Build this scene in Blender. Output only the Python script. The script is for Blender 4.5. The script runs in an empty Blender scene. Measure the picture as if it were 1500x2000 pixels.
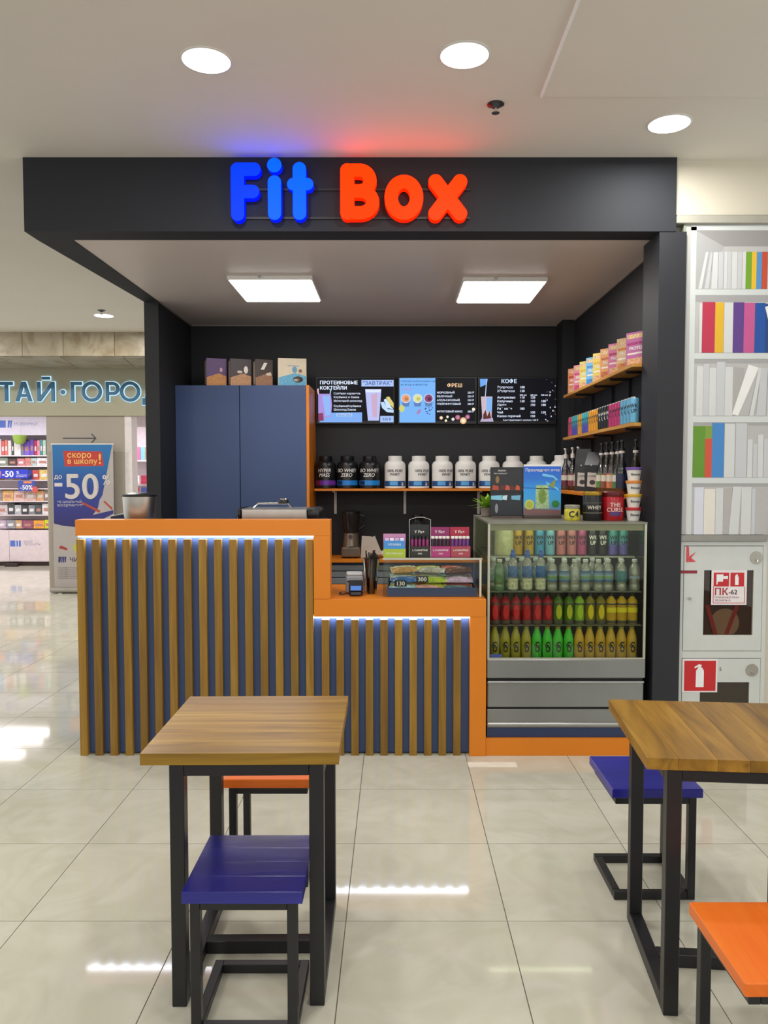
import bpy, bmesh, math, random
import numpy as np
from mathutils import Vector, Matrix

S = bpy.context.scene
COL = S.collection
PI = math.pi
R = random.Random(7)

# ------------------------------------------------------------------ camera, world, lights, exposure
cam = bpy.data.objects.new('camera', bpy.data.cameras.new('camera'))
COL.objects.link(cam)
cam.data.sensor_fit = 'VERTICAL'; cam.data.sensor_height = 24; cam.data.lens = 18
cam.data.shift_x = -0.0105
cam.location = (0, 0, 1.66)
cam.rotation_euler = (PI/2 - math.atan(72/1500), 0, 0)
cam.data.clip_start = 0.05; cam.data.clip_end = 100
S.camera = cam
vs = S.view_settings
vs.view_transform = 'Standard'; vs.look = 'None'; vs.gamma = 1; vs.exposure = 0.1
vs.use_curve_mapping = False
w = bpy.data.worlds.new('world'); S.world = w; w.use_nodes = True
w.node_tree.nodes['Background'].inputs[0].default_value = (1.0, 0.99, 0.955, 1)
w.node_tree.nodes['Background'].inputs[1].default_value = 1.1
def area(name, loc, power, size, color=(1, .975, .915), rot=(0, 0, 0), size_y=None, spread=PI):
    l = bpy.data.lights.new(name, 'AREA'); l.energy = power; l.color = color; l.spread = spread
    if size_y: l.shape = 'RECTANGLE'; l.size = size; l.size_y = size_y
    else: l.shape = 'DISK'; l.size = size
    o = bpy.data.objects.new(name, l); COL.objects.link(o); o.location = loc; o.rotation_euler = rot
    return o
ZC = 3.472
# the hall's downlights: the ones in view, unseen ones assumed along the grid, and off-view lamps added to brighten the walkway
for (x, y, p) in [(-.823, 3.446, 14), (.301, 3.405, 14), (1.415, 4.052, 14), (-3.303, 8.819, 45), (-3.3, 5.4, 20), (-3.3, 2.4, 20),
                  (-.8, .8, 18), (1.4, .8, 18), (-.8, -1.6, 18), (1.6, -1.6, 18), (-5.6, 6.5, 45), (-5.8, 8.819, 45)]:
    area('downlight_lamp', (x, y, ZC - .03), p, .2)
# the bookshop's ceiling tubes
area('shop_tube_lamp', (-7.1, 11.9, 2.72), 24, 2.4, (1, .95, .96), size_y=.1)
area('shop_tube_lamp', (-7.1, 12.9, 2.72), 26, 2.4, (1, .95, .96), size_y=.1)
area('shop_tube_lamp', (-3.6, 12.6, 2.72), 60, 2.2, (1, .95, .96), size_y=.5)

# ------------------------------------------------------------------ materials
def lin(c):
    c /= 255
    return c/12.92 if c <= .04045 else ((c+.055)/1.055)**2.4
def rgb(h):
    if isinstance(h, tuple): return h
    h = h.lstrip('#')
    return tuple(lin(int(h[i:i+2], 16)) for i in (0, 2, 4))
MATS = {}
def newmat(name):
    m = bpy.data.materials.new(name); m.use_nodes = True
    return m, m.node_tree.nodes, m.node_tree.links, m.node_tree.nodes['Principled BSDF']
def paint(h, rough=.5, metal=0, var=.05, scale=14, spec=.5):
    k = (h, rough, metal, var, scale, spec)
    if k in MATS: return MATS[k]
    m, N, L, P = newmat('paint_%s' % (h if isinstance(h, str) else 'c'))
    c = rgb(h)
    t = N.new('ShaderNodeTexCoord'); n = N.new('ShaderNodeTexNoise'); n.inputs['Scale'].default_value = scale
    n.inputs['Detail'].default_value = 3
    r = N.new('ShaderNodeValToRGB')
    r.color_ramp.elements[0].position = .3; r.color_ramp.elements[1].position = .7
    r.color_ramp.elements[0].color = tuple(x*(1-var) for x in c)+(1,)
    r.color_ramp.elements[1].color = tuple(min(1, x*(1+var)) for x in c)+(1,)
    L.new(t.outputs['Object'], n.inputs['Vector']); L.new(n.outputs['Fac'], r.inputs['Fac'])
    L.new(r.outputs['Color'], P.inputs['Base Color'])
    P.inputs['Roughness'].default_value = rough; P.inputs['Metallic'].default_value = metal
    P.inputs['Specular IOR Level'].default_value = spec
    MATS[k] = m; return m
def glow(h, strength, sample=False):
    k = ('glow', h, strength)
    if k in MATS: return MATS[k]
    m, N, L, P = newmat('glow')
    c = rgb(h)
    P.inputs['Base Color'].default_value = (.004, .004, .004, 1)
    P.inputs['Roughness'].default_value = .4; P.inputs['Specular IOR Level'].default_value = .12
    P.inputs['Emission Color'].default_value = c+(1,); P.inputs['Emission Strength'].default_value = strength
    if not sample: m.cycles.emission_sampling = 'NONE'
    MATS[k] = m; return m
def clear(name, tint, gloss=.05, rough=.02, fres=1.0, milk=0):
    k = ('clear', name)
    if k in MATS: return MATS[k]
    m, N, L, P = newmat(name); N.remove(P)
    t = N.new('ShaderNodeBsdfTransparent'); t.inputs[0].default_value = rgb(tint)+(1,)
    g = N.new('ShaderNodeBsdfGlossy'); g.inputs['Roughness'].default_value = rough
    f = N.new('ShaderNodeFresnel'); f.inputs[0].default_value = 1.35
    a = N.new('ShaderNodeMath'); a.operation = 'MULTIPLY_ADD'; a.inputs[1].default_value = fres; a.inputs[2].default_value = gloss
    x = N.new('ShaderNodeMixShader')
    L.new(f.outputs[0], a.inputs[0]); L.new(a.outputs[0], x.inputs[0]); L.new(t.outputs[0], x.inputs[1]); L.new(g.outputs[0], x.inputs[2])
    out = x
    if milk:
        d = N.new('ShaderNodeBsdfDiffuse'); d.inputs[0].default_value = rgb(tint)+(1,)
        out = N.new('ShaderNodeMixShader'); out.inputs[0].default_value = milk
        L.new(x.outputs[0], out.inputs[1]); L.new(d.outputs[0], out.inputs[2])
    L.new(out.outputs[0], N['Material Output'].inputs[0])
    MATS[k] = m; return m
def wood(name, c1, c2, c3, axis=2, rough=.45, stretch=.06, scale=22, tone=.22, bump=.15):
    """grain runs along AXIS of the object; each piece gets its own tone through Object Info random"""
    m, N, L, P = newmat(name)
    t = N.new('ShaderNodeTexCoord'); mp = N.new('ShaderNodeMapping'); oi = N.new('ShaderNodeObjectInfo')
    sc = [1, 1, 1]; sc[axis] = stretch
    mp.inputs['Scale'].default_value = sc
    cx = N.new('ShaderNodeCombineXYZ'); mu = N.new('ShaderNodeMath'); mu.operation = 'MULTIPLY'; mu.inputs[1].default_value = 37
    L.new(oi.outputs['Random'], mu.inputs[0])
    for i in range(3): L.new(mu.outputs[0], cx.inputs[i])
    L.new(cx.outputs[0], mp.inputs['Location'])
    L.new(t.outputs['Object'], mp.inputs['Vector'])
    n = N.new('ShaderNodeTexNoise'); n.inputs['Scale'].default_value = scale; n.inputs['Detail'].default_value = 6; n.inputs['Distortion'].default_value = 1.2
    L.new(mp.outputs[0], n.inputs['Vector'])
    n2 = N.new('ShaderNodeTexNoise'); n2.inputs['Scale'].default_value = 5; n2.inputs['Detail'].default_value = 2
    L.new(mp.outputs[0], n2.inputs['Vector'])
    r = N.new('ShaderNodeValToRGB'); e = r.color_ramp.elements
    e[0].position = .3; e[0].color = rgb(c1)+(1,); e[1].position = .72; e[1].color = rgb(c3)+(1,)
    x = e.new(.52); x.color = rgb(c2)+(1,)
    mix = N.new('ShaderNodeMix'); mix.inputs[0].default_value = .45
    L.new(n.outputs['Fac'], mix.inputs[2]); L.new(n2.outputs['Fac'], mix.inputs[3])
    L.new(mix.outputs[0], r.inputs['Fac'])
    hs = N.new('ShaderNodeHueSaturation'); mr = N.new('ShaderNodeMapRange')
    mr.inputs[3].default_value = 1-tone; mr.inputs[4].default_value = 1+tone
    L.new(oi.outputs['Random'], mr.inputs[0]); L.new(mr.outputs[0], hs.inputs['Value']); L.new(r.outputs[0], hs.inputs['Color'])
    L.new(hs.outputs[0], P.inputs['Base Color'])
    b = N.new('ShaderNodeBump'); b.inputs['Strength'].default_value = bump; b.inputs['Distance'].default_value = .002
    L.new(n.outputs['Fac'], b.inputs['Height']); L.new(b.outputs[0], P.inputs['Normal'])
    P.inputs['Roughness'].default_value = rough
    return m
def gradient(name, stops, z0, z1, rough=.5):
    """printed colour gradient up the object's own height"""
    m, N, L, P = newmat(name)
    t = N.new('ShaderNodeTexCoord'); s = N.new('ShaderNodeSeparateXYZ'); mr = N.new('ShaderNodeMapRange')
    mr.inputs[1].default_value = z0; mr.inputs[2].default_value = z1
    r = N.new('ShaderNodeValToRGB'); e = r.color_ramp.elements
    e[0].color = rgb(stops[0])+(1,); e[1].color = rgb(stops[-1])+(1,)
    for i, c in enumerate(stops[1:-1]):
        x = e.new((i+1)/(len(stops)-1)); x.color = rgb(c)+(1,)
    L.new(t.outputs['Object'], s.inputs[0]); L.new(s.outputs[2], mr.inputs[0]); L.new(mr.outputs[0], r.inputs[0]); L.new(r.outputs[0], P.inputs['Base Color'])
    P.inputs['Roughness'].default_value = rough
    return m
def stone(name, c1, c2, c3, scale, rough, dist=2.5, spec=.5, coat=0):
    m, N, L, P = newmat(name)
    t = N.new('ShaderNodeTexCoord'); oi = N.new('ShaderNodeObjectInfo'); ad = N.new('ShaderNodeVectorMath'); ad.operation = 'ADD'
    mu = N.new('ShaderNodeMath'); mu.operation = 'MULTIPLY'; mu.inputs[1].default_value = 41
    L.new(oi.outputs['Random'], mu.inputs[0]); L.new(mu.outputs[0], ad.inputs[1]); L.new(t.outputs['Object'], ad.inputs[0])
    n = N.new('ShaderNodeTexNoise'); n.inputs['Scale'].default_value = scale; n.inputs['Detail'].default_value = 8; n.inputs['Distortion'].default_value = dist
    L.new(ad.outputs[0], n.inputs['Vector'])
    r = N.new('ShaderNodeValToRGB'); e = r.color_ramp.elements
    e[0].position = .36; e[0].color = rgb(c1)+(1,); e[1].position = .66; e[1].color = rgb(c3)+(1,)
    x = e.new(.5); x.color = rgb(c2)+(1,)
    L.new(n.outputs['Fac'], r.inputs[0]); L.new(r.outputs[0], P.inputs['Base Color'])
    P.inputs['Roughness'].default_value = rough; P.inputs['Specular IOR Level'].default_value = spec
    return m
BLACKWALL = paint('#17181d', .62, var=.1, scale=3)
FASCIA = paint('#1e2128', .75, var=.06, scale=3)
CEIL = paint('#e8e4dc', .8, var=.015, scale=2)
KCEIL = paint('#dbd2cc', .42, var=.02, scale=2)
TILE = stone('porcelain_tile', '#c1bfae', '#c6c4b4', '#cbc9bb', 3.0, .06, spec=.5)
GROUT = paint('#6e675c', .8)
MARBLE = stone('beige_marble', '#8f8167', '#a59a84', '#b0a692', 1.4, .4, 4)
ORANGE = paint('#d97d10', .38, var=.02, scale=3)
NAVY = paint('#394c76', .42, var=.03, scale=3)
SLAT = wood('slat_wood', '#6c4c13', '#88651b', '#a27e30', 2, .5, tone=.2)
TOPX = wood('table_wood_x', '#573c0e', '#926f22', '#b5923e', 0, .36, stretch=.07, scale=20, tone=.07, bump=.2)
TOPY = wood('table_wood_y', '#5c3e0c', '#986f20', '#b88f38', 1, .36, stretch=.1, scale=18, tone=.1, bump=.2)
BLUEWOOD = wood('blue_paint', '#1c1c7c', '#23238c', '#2d2d9a', 0, .3, tone=.05)
ORANGEWOOD = wood('orange_paint', '#d45a10', '#e46c14', '#ea7c20', 0, .4, tone=.05)
SHELFWOOD = wood('shelf_pine', '#a8752f', '#c58f45', '#d6a75c', 1, .5, tone=.05)
STEELBLACK = paint('#17171a', .4, var=.08)
WHITE = paint('#e6e4e0', .45, var=.02)
STEEL = paint('#b9b7b0', .28, 1, var=.05)
GREYMETAL = paint('#8f9190', .35, .75, var=.04, scale=4)
CHROME = paint('#d8d8d6', .15, 1)
GLASS = clear('glass', '#f8faf7', .005, fres=.4)
FRIDGEGLASS = clear('fridge_glass', '#f0f2e8', .01, fres=.4)
PET = clear('clear_plastic', '#f0f5f3', .26, .14, milk=.13)
GREENGLASS = clear('green_glass', '#9fd6ac', .16, .1, milk=.2)
TUMBLER = clear('tumbler_plastic', '#cfcac4', .08, .08)

# ------------------------------------------------------------------ geometry helpers
class G:
    """collects shapes for ONE mesh"""
    def __init__(s): s.b = bmesh.new()
    def box(s, x0, x1, y0, y1, z0, z1, bev=0, rot=None, seg=1):
        g = bmesh.ops.create_cube(s.b, size=1)['verts']
        c = Vector(((x0+x1)/2, (y0+y1)/2, (z0+z1)/2)); d = Vector((x1-x0, y1-y0, z1-z0))
        for v in g: v.co = Vector((v.co[i]*d[i] for i in range(3)))
        if bev:
            es = list({e for v in g for e in v.link_edges})
            r = bmesh.ops.bevel(s.b, geom=es, offset=bev, segments=seg, profile=.5, affect='EDGES')
            g = list({v for f in r['faces'] for v in f.verts} | {v for v in g if v.is_valid})
        for v in g: v.co = ((rot @ v.co) if rot else v.co) + c
        return s
    def lathe(s, prof, seg=20, c=(0, 0, 0), axis='z', cap=True):
        rings = []
        for (r, z) in prof:
            ring = []
            for i in range(seg):
                a = 2*PI*i/seg
                p = (r*math.cos(a), r*math.sin(a), z)
                if axis == 'y': p = (p[0], z, p[1])
                if axis == 'x': p = (z, p[0], p[1])
                ring.append(s.b.verts.new((p[0]+c[0], p[1]+c[1], p[2]+c[2])))
            rings.append(ring)
        for a, b in zip(rings, rings[1:]):
            for i in range(seg):
                s.b.faces.new((a[i], a[(i+1) % seg], b[(i+1) % seg], b[i]))
        if cap:
            s.b.faces.new(rings[0][::-1]); s.b.faces.new(rings[-1])
        return s
    def prism(s, pts, y0, y1):
        """outline in x,z pushed from y0 (front) to y1"""
        f = [s.b.verts.new((x, y0, z)) for x, z in pts]; k = [s.b.verts.new((x, y1, z)) for x, z in pts]
        s.b.faces.new(f); s.b.faces.new(k[::-1])
        n = len(pts)
        for i in range(n): s.b.faces.new((f[i], k[i], k[(i+1) % n], f[(i+1) % n]))
        return s
    def slab(s, pts, z0, z1):
        f = [s.b.verts.new((x, y, z0)) for x, y in pts]; k = [s.b.verts.new((x, y, z1)) for x, y in pts]
        s.b.faces.new(f[::-1]); s.b.faces.new(k)
        n = len(pts)
        for i in range(n): s.b.faces.new((f[i], f[(i+1) % n], k[(i+1) % n], k[i]))
        return s
    def tube(s, path, r, seg=8):
        path = [Vector(p) for p in path]; rings = []
        for i, p in enumerate(path):
            t = (path[min(i+1, len(path)-1)] - path[max(i-1, 0)]).normalized()
            u = t.cross(Vector((0, 0, 1)))
            if u.length < .05: u = t.cross(Vector((0, 1, 0)))
            u.normalize(); v = t.cross(u)
            rings.append([s.b.verts.new(p+r*(math.cos(2*PI*k/seg)*u+math.sin(2*PI*k/seg)*v)) for k in range(seg)])
        for a, b in zip(rings, rings[1:]):
            for k in range(seg): s.b.faces.new((a[k], a[(k+1) % seg], b[(k+1) % seg], b[k]))
        s.b.faces.new(rings[0][::-1]); s.b.faces.new(rings[-1])
        return s
    def pillow(s, L, W, T, crimp=.1):
        """sealed flow-pack wrapper: full in the middle, flat crimped ends"""
        us = [-.5, -.5+crimp*.8, -.5+crimp*1.6, -.25, 0, .25, .5-crimp*1.6, .5-crimp*.8, .5]
        rings = []
        for j, u in enumerate(us):
            k = [.08, .12, .6, .95, 1, .95, .6, .12, .08][j]
            wd = [1, .96, .92, .9, .9, .9, .92, .96, 1][j]
            ring = []
            for i in range(10):
                a = 2*PI*i/10
                ring.append(s.b.verts.new((u*L, W/2*wd*math.cos(a), T/2*k*math.sin(a))))
            rings.append(ring)
        for a, b in zip(rings, rings[1:]):
            for i in range(10): s.b.faces.new((a[i], a[(i+1) % 10], b[(i+1) % 10], b[i]))
        s.b.faces.new(rings[0][::-1]); s.b.faces.new(rings[-1])
        return s
    def mesh(s, smooth=True):
        bmesh.ops.recalc_face_normals(s.b, faces=s.b.faces)
        m = bpy.data.meshes.new('mesh'); s.b.to_mesh(m); s.b.free()
        if smooth:
            m.shade_smooth(); m.set_sharp_from_angle(angle=.6)
        m.materials.append(None)
        return m
def obj(name, g, mat, parent=None, loc=(0, 0, 0), rot=(0, 0, 0), smooth=True):
    me = g.mesh(smooth) if isinstance(g, G) else g
    if not me.materials: me.materials.append(None)
    o = bpy.data.objects.new(name, me); COL.objects.link(o)
    if mat:
        o.material_slots[0].link = 'OBJECT'; o.material_slots[0].material = mat
    o.parent = parent; o.location = loc; o.rotation_euler = rot
    return o
def tag(o, label, cat, group=None):
    o['label'] = label; o['category'] = cat
    if group: o['group'] = group
    return o
def thing(name, label, cat, loc=(0, 0, 0), rz=0, group=None):
    o = bpy.data.objects.new(name, None); COL.objects.link(o)
    o.location = loc; o.rotation_euler = (0, 0, rz); o.empty_display_size = .1
    return tag(o, label, cat, group)
def struct(name, g, mat, parent=None):
    o = obj(name, g, mat, parent)
    if parent is None: o['kind'] = 'structure'
    return o
def copy_tree(o, loc, rz=None, label=None, group=None, mats=None):
    c = o.copy(); COL.objects.link(c); c.location = loc
    if rz is not None: c.rotation_euler = (0, 0, rz)
    if label: c['label'] = label
    if group: c['group'] = group
    def kids(a, b):
        for ch in [x for x in KIDS.get(a.name, [])]:
            d = ch.copy(); COL.objects.link(d); d.parent = b
            if mats:
                st = ch.name.split('.')[0]
                if st in mats: d.material_slots[0].material = mats[st]
            kids(ch, d)
    kids(o, c)
    return c
KIDS = {}
def index(o):
    for ch in o.children: KIDS.setdefault(o.name, []).append(ch); index(ch)
TXT = {}
def text(name, body, size, mat, parent, loc, align='CENTER', rot=(PI/2, 0, 0), bold=0.0, wrap=None, ext=0, sx=1, shear=0):
    """flat lettering; WRAP = (radius, height) lays it round an upright cylinder centred on the parent's axis, facing -y"""
    k = (body, align, bold, ext, shear)
    if k not in TXT:
        c = bpy.data.curves.new('lettering', 'FONT'); c.body = body; c.align_x = align; c.extrude = ext; c.shear = shear
        c.space_line = .9; c.space_character = 1+bold*2; c.resolution_u = 8 if len(body) < 5 else 5
        t = bpy.data.objects.new('lettering', c)
        me = bpy.data.meshes.new_from_object(t)
        if bold:                       # heavier strokes: the same outline laid twice more, a hair to each side
            b = bmesh.new(); b.from_mesh(me)
            for q, (dx, dy) in enumerate(((bold*1.1, 0), (-bold*1.1, 0), (0, bold*.7), (0, -bold*.7))):
                n0 = len(b.verts); b.from_mesh(me); b.verts.ensure_lookup_table()
                for v in b.verts[n0:]: v.co.x += dx; v.co.y += dy; v.co.z += .004*(q+1)
            b.to_mesh(me); b.free()
        TXT[k] = me
        bpy.data.objects.remove(t); bpy.data.curves.remove(c)
    me = TXT[k]
    if wrap:
        me = me.copy(); r, z, a0 = wrap
        for v in me.vertices:
            a = v.co.x*size*sx/r + a0
            rr = r+v.co.z*size; v.co = (rr*math.sin(a), -rr*math.cos(a), z+v.co.y*size)
        me.materials.clear(); me.materials.append(None)
        return obj(name, me, mat, parent)
    o = obj(name, me, mat, parent, loc, rot); o.scale = (size*sx, size, size)
    return o
def band(r, z0, z1, a0=-1.4, a1=1.4, seg=12, t=.0006):
    """label wrapped round the front of an upright cylinder"""
    g = G(); b = g.b
    rows = []
    for z in (z0, z1):
        rows.append([b.verts.new(((r+t)*math.sin(a0+(a1-a0)*i/seg), -(r+t)*math.cos(a0+(a1-a0)*i/seg), z)) for i in range(seg+1)])
    for i in range(seg): b.faces.new((rows[0][i], rows[0][i+1], rows[1][i+1], rows[1][i]))
    return g
def poly(name, pts, mat, parent, y=0, t=.0006):
    """flat printed shape in the parent's x,z plane, proud by T towards -y"""
    return obj(name, G().prism(pts, y-t, y), mat, parent, smooth=False)
def disc(cx, cz, rx, rz=None, n=18):
    rz = rz or rx
    return [(cx+rx*math.cos(2*PI*i/n), cz+rz*math.sin(2*PI*i/n)) for i in range(n)]
ORD = 'first second third fourth fifth sixth seventh eighth ninth tenth eleventh twelfth thirteenth fourteenth'.split()

# ------------------------------------------------------------------ floor, ceilings, walls
D = 4.475                      # front plane of the kiosk
fl = struct('floor', G().box(-9.5, 4.5, -3.2, 15, -.1, -.003), GROUT)
TS = .6016
tm = G().box(-TS/2+.0018, TS/2-.0018, -TS/2+.0018, TS/2-.0018, -.02, 0).mesh(False)
for i in range(-16, 5):
    for j in range(-4, 20):
        x = -.182+TS*(i+.5); y = 3.387+TS*(j+.5)
        if y < 1.0 or y > 14.9: continue
        if abs(x) > .54*y+1.2 or (y > 5.0 and x > -1.85): continue
        obj('tile', tm, TILE, fl, (x, y, 0))
rest = G()                     # tiled floor out of view: one plain sheet just under the tile tops
rest.box(-9.5, 4.5, -3.2, 15, -.012, -.006)
obj('floor_bed', rest, GROUT, fl)
struct('ceiling', G().box(-9.5, 4.5, -3.2, 11.2, ZC, ZC+.1), CEIL)
pan = G().slab([(.703, -3.2), (4.5, -3.2), (4.5, 3.75), (.703, 3.75)], ZC-.012, ZC-.001)
obj('ceiling_panel', pan, CEIL, bpy.data.objects['ceiling'])
obj('panel_edge', G().box(.694, .7035, -3.2, 3.75, ZC-.016, ZC-.0005), paint('#ffffff', .5, var=0), bpy.data.objects['ceiling'])  # pure white puts the light caught along this edge into its colour
struct('ceiling.001', G().box(-1.915, 1.63, 4.638, 7.26, 3.06, 3.1), KCEIL)
struct('wall_back', G().box(-2.02, 1.76, 7.255, 7.35, 0, 3.06), BLACKWALL)
struct('wall_left', G().box(-2.02, -1.905, 6.258, 7.255, 0, 3.06), BLACKWALL)
struct('wall_right', G().box(1.627, 1.76, 4.76, 7.255, 0, 3.06), BLACKWALL)
struct('trim_1', G().box(-2.124, 1.612, D, 4.64, 3.056, ZC), FASCIA)
struct('trim_2', G().slab([(-2.124, 4.64), (-1.915, 4.64), (-1.905, 6.3), (-2.02, 6.3)], 3.056, ZC), FASCIA)
struct('trim_3', G().box(1.52, 1.676, D+.004, 4.76, 0, 3.056), paint('#1e2027', .6, var=.06, scale=3))
struct('trim_4', G().box(1.515, 1.627, 7.0, 7.255, 0, 3.06), BLACKWALL)
edge = paint('#8d8580', .5)
struct('trim_5', G().box(1.617, 1.627, 4.76, 7.0, 3.05, 3.06), edge)
struct('trim_6', G().box(-1.905, 1.515, 7.245, 7.255, 3.05, 3.06), edge)
struct('trim_7', G().box(-1.905, -1.895, 6.3, 7.245, 3.05, 3.06), edge)
# mall wall beside the kiosk
struct('wall_mall', G().box(1.627, 4.5, 4.56, 4.75, 0, ZC), paint('#d3cdbd', .6, var=.02, scale=2))
obj('wall_band', G().box(1.615, 4.5, 4.515, 4.56, 3.157, ZC), paint('#d9d3c2', .6, var=.02, scale=2), bpy.data.objects['wall_mall'])
struct('trim_8', G().box(1.618, 4.5, 4.48, 4.56, 3.104, 3.15, .004), paint('#a9a79c', .5))
struct('trim_9', G().box(1.618, 4.5, 4.50, 4.56, 3.15, 3.157), paint('#3c3b37', .6))

# marble beam and shop front across the walkway
mb = struct('trim_10', G().box(-9.5, -1.2, 9.84, 10.90, 3.18, ZC), GROUT)
xs = [-7.9, -7.0, -6.2, -5.35, -4.72, -4.2, -3.55, -2.9, -2.2]
for a, b in zip(xs, xs[1:]):
    obj('marble_panel', G().slab([(a+.003, 9.816), (b-.003, 9.816), (b-.003, 9.84), (a+.003, 9.84)], 3.17, ZC), MARBLE, mb, smooth=False)
xs2 = [-8.2, -7.4, -6.6, -5.85, -5.05, -4.25, -3.45, -2.65, -1.9]
for a, b in zip(xs2, xs2[1:]):
    k = .2
    obj('soffit_panel', G().slab([(a+.004, 9.845), (b-.004, 9.845), (b-.004-k, 10.9), (a+.004-k, 10.9)], 3.16, 3.18), MARBLE, mb, smooth=False)
struct('wall_shopfront', G().box(-9.5, -1.2, 10.93, 11.1, 2.5, 3.25), paint('#a9a48d', .55, var=.02, scale=1))
struct('trim_11', G().box(-4.955, -3.845, 10.965, 11.35, 0, 2.5), paint('#a59c91', .6, var=.03, scale=1))
struct('trim_12', G().box(-3.845, -3.745, 10.97, 11.2, 0, 2.5), paint('#e4dcdb', .5))
struct('wall_store', G().box(-9.5, -1.2, 14.75, 14.85, 0, 2.95), paint('#e0d6da', .6))
struct('wall_store.001', G().box(-1.3, -1.2, 11.1, 14.75, 0, 2.95), paint('#e0d6da', .6))
sc_ = struct('ceiling.002', G().box(-9.5, -1.2, 11.1, 14.85, 2.9, 3.0), paint('#e4dee0', .6))

# ------------------------------------------------------------------ ceiling fittings
t = thing('downlight', 'round white recessed downlight above the blue sign word', 'ceiling light', (-.823, 3.446, ZC), group='round downlights in the hall ceiling')
obj('trim_ring', G().lathe([(.102, 0), (.113, 0), (.113, -.003), (.104, -.006), (.102, -.003)], 40, cap=False), WHITE, t)
obj('lamp_disc', G().lathe([(.104, -.001), (.104, -.0055)], 40), glow('#ffffff', 6.0), t)
index(t)
for p, l in [((.301, 3.405), 'round white recessed downlight between the blank fascia end and red sign word, nearest the sprinkler'),
             ((1.415, 4.052), 'round white recessed downlight over the bookcase mural'),
             ((-3.303, 8.819), 'small far round downlight by the marble beam')]:
    z = ZC-.012 if p[0] > .7 and p[1] < 3.75 else ZC
    copy_tree(t, (p[0], p[1], z), label=l)
t = thing('sprinkler_head', 'chrome sprinkler head in the ceiling between two downlights', 'sprinkler', (.493, 3.845, ZC))
obj('rosette', G().lathe([(.04, 0), (.042, -.004), (.022, -.012), (.014, -.02)], 20), paint('#55585f', .3, .8), t)
obj('deflector', G().lathe([(.008, -.02), (.008, -.038), (.02, -.04), (.02, -.044)], 14), CHROME, t)
index(t)
copy_tree(t, (-3.228, 8.547, ZC), label='sprinkler head beside the far small downlight')
for x, y, l in [(-.878, 5.80, 'square bright LED ceiling panel above the tall navy cabinet'),
                (.783, 5.84, 'square bright LED ceiling panel above the drinks fridge')]:
    t = thing('panel_light', l, 'ceiling light', (x, y, 3.06), group='LED panels in the kiosk ceiling')
    obj('frame', G().box(-.30, .30, -.34, .34, -.03, 0, .003), WHITE, t)
    obj('diffuser', G().box(-.285, .285, -.325, .325, -.036, -.031), glow('#fffaf4', 12.0, True), t)
    obj('clip', G().box(-.08, -.06, -.352, -.34, -.02, 0), CHROME, t)

# ------------------------------------------------------------------ illuminated sign (letters outlined from rounded strokes)
def seg_d(px, py, a, b):
    ax, ay = a; bx, by = b
    dx, dy = bx-ax, by-ay; L2 = dx*dx+dy*dy
    t_ = np.clip(((px-ax)*dx+(py-ay)*dy)/L2, 0, 1) if L2 else 0*px
    return np.hypot(px-ax-t_*dx, py-ay-t_*dy)
def outline(strokes, x0, x1, y0, y1, n=1.0):
    """contour of the union of round strokes ((points), radius), as closed loops"""
    xs = np.arange(x0, x1+n, n); ys = np.arange(y0, y1+n, n)
    X, Y = np.meshgrid(xs, ys); F = np.full(X.shape, 1e9)
    for pts, r in strokes:
        if len(pts) == 1: pts = [pts[0], pts[0]]
        for a, b in zip(pts, pts[1:]): F = np.minimum(F, seg_d(X, Y, a, b)-r)
    return contour(F, xs, ys)
def contour(F, xs, ys):
    nxt = {}; pos = {}
    def cut(i, j, k, l):
        key = (i, j, k, l) if (i, j) < (k, l) else (k, l, i, j)
        if key not in pos:
            f0, f1 = F[key[0], key[1]], F[key[2], key[3]]; q = f0/(f0-f1)
            pos[key] = (xs[key[1]]+q*(xs[key[3]]-xs[key[1]]), ys[key[0]]+q*(ys[key[2]]-ys[key[0]]))
        return key
    for i in range(len(ys)-1):
        for j in range(len(xs)-1):
            c = [(i, j), (i, j+1), (i+1, j+1), (i+1, j)]
            s_ = [F[p] < 0 for p in c]
            if all(s_) or not any(s_): continue
            ent = [(e, s_[e], s_[(e+1) % 4]) for e in range(4) if s_[e] != s_[(e+1) % 4]]
            ex = [e for e, a, b in ent if a and not b]; en = [e for e, a, b in ent if not a and b]
            for a in ex:
                b = min(en, key=lambda q: (a-q) % 4)
                nxt[cut(*c[a], *c[(a+1) % 4])] = cut(*c[b], *c[(b+1) % 4])
    loops = []
    while nxt:
        k0 = next(iter(nxt)); k = k0; lp = []
        while k in nxt:
            lp.append(pos[k]); k = nxt.pop(k)
        out = lp[:1]
        for p in lp[1:]:
            if math.hypot(p[0]-out[-1][0], p[1]-out[-1][1]) > .9: out.append(p)
        if len(out) > 8: loops.append(out)
    return loops
def letter_mesh(loops, s, depth, bev):
    c = bpy.data.curves.new('letter', 'CURVE'); c.dimensions = '2D'; c.fill_mode = 'BOTH'
    c.extrude = depth/2; c.bevel_depth = bev; c.bevel_resolution = 1
    for lp in loops:
        sp = c.splines.new('POLY'); sp.points.add(len(lp)-1); sp.use_cyclic_u = True
        for p, q in zip(sp.points, lp): p.co = (q[0]*s, q[1]*s, 0, 1)
    o = bpy.data.objects.new('letter', c); m = bpy.data.meshes.new_from_object(o)
    bpy.data.objects.remove(o); bpy.data.curves.remove(c)
    return m
def arc(cx, cy, rx, ry, a0, a1, n=12): return [(cx+rx*math.cos(a0+(a1-a0)*i/n), cy+ry*math.sin(a0+(a1-a0)*i/n)) for i in range(n+1)]
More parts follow.
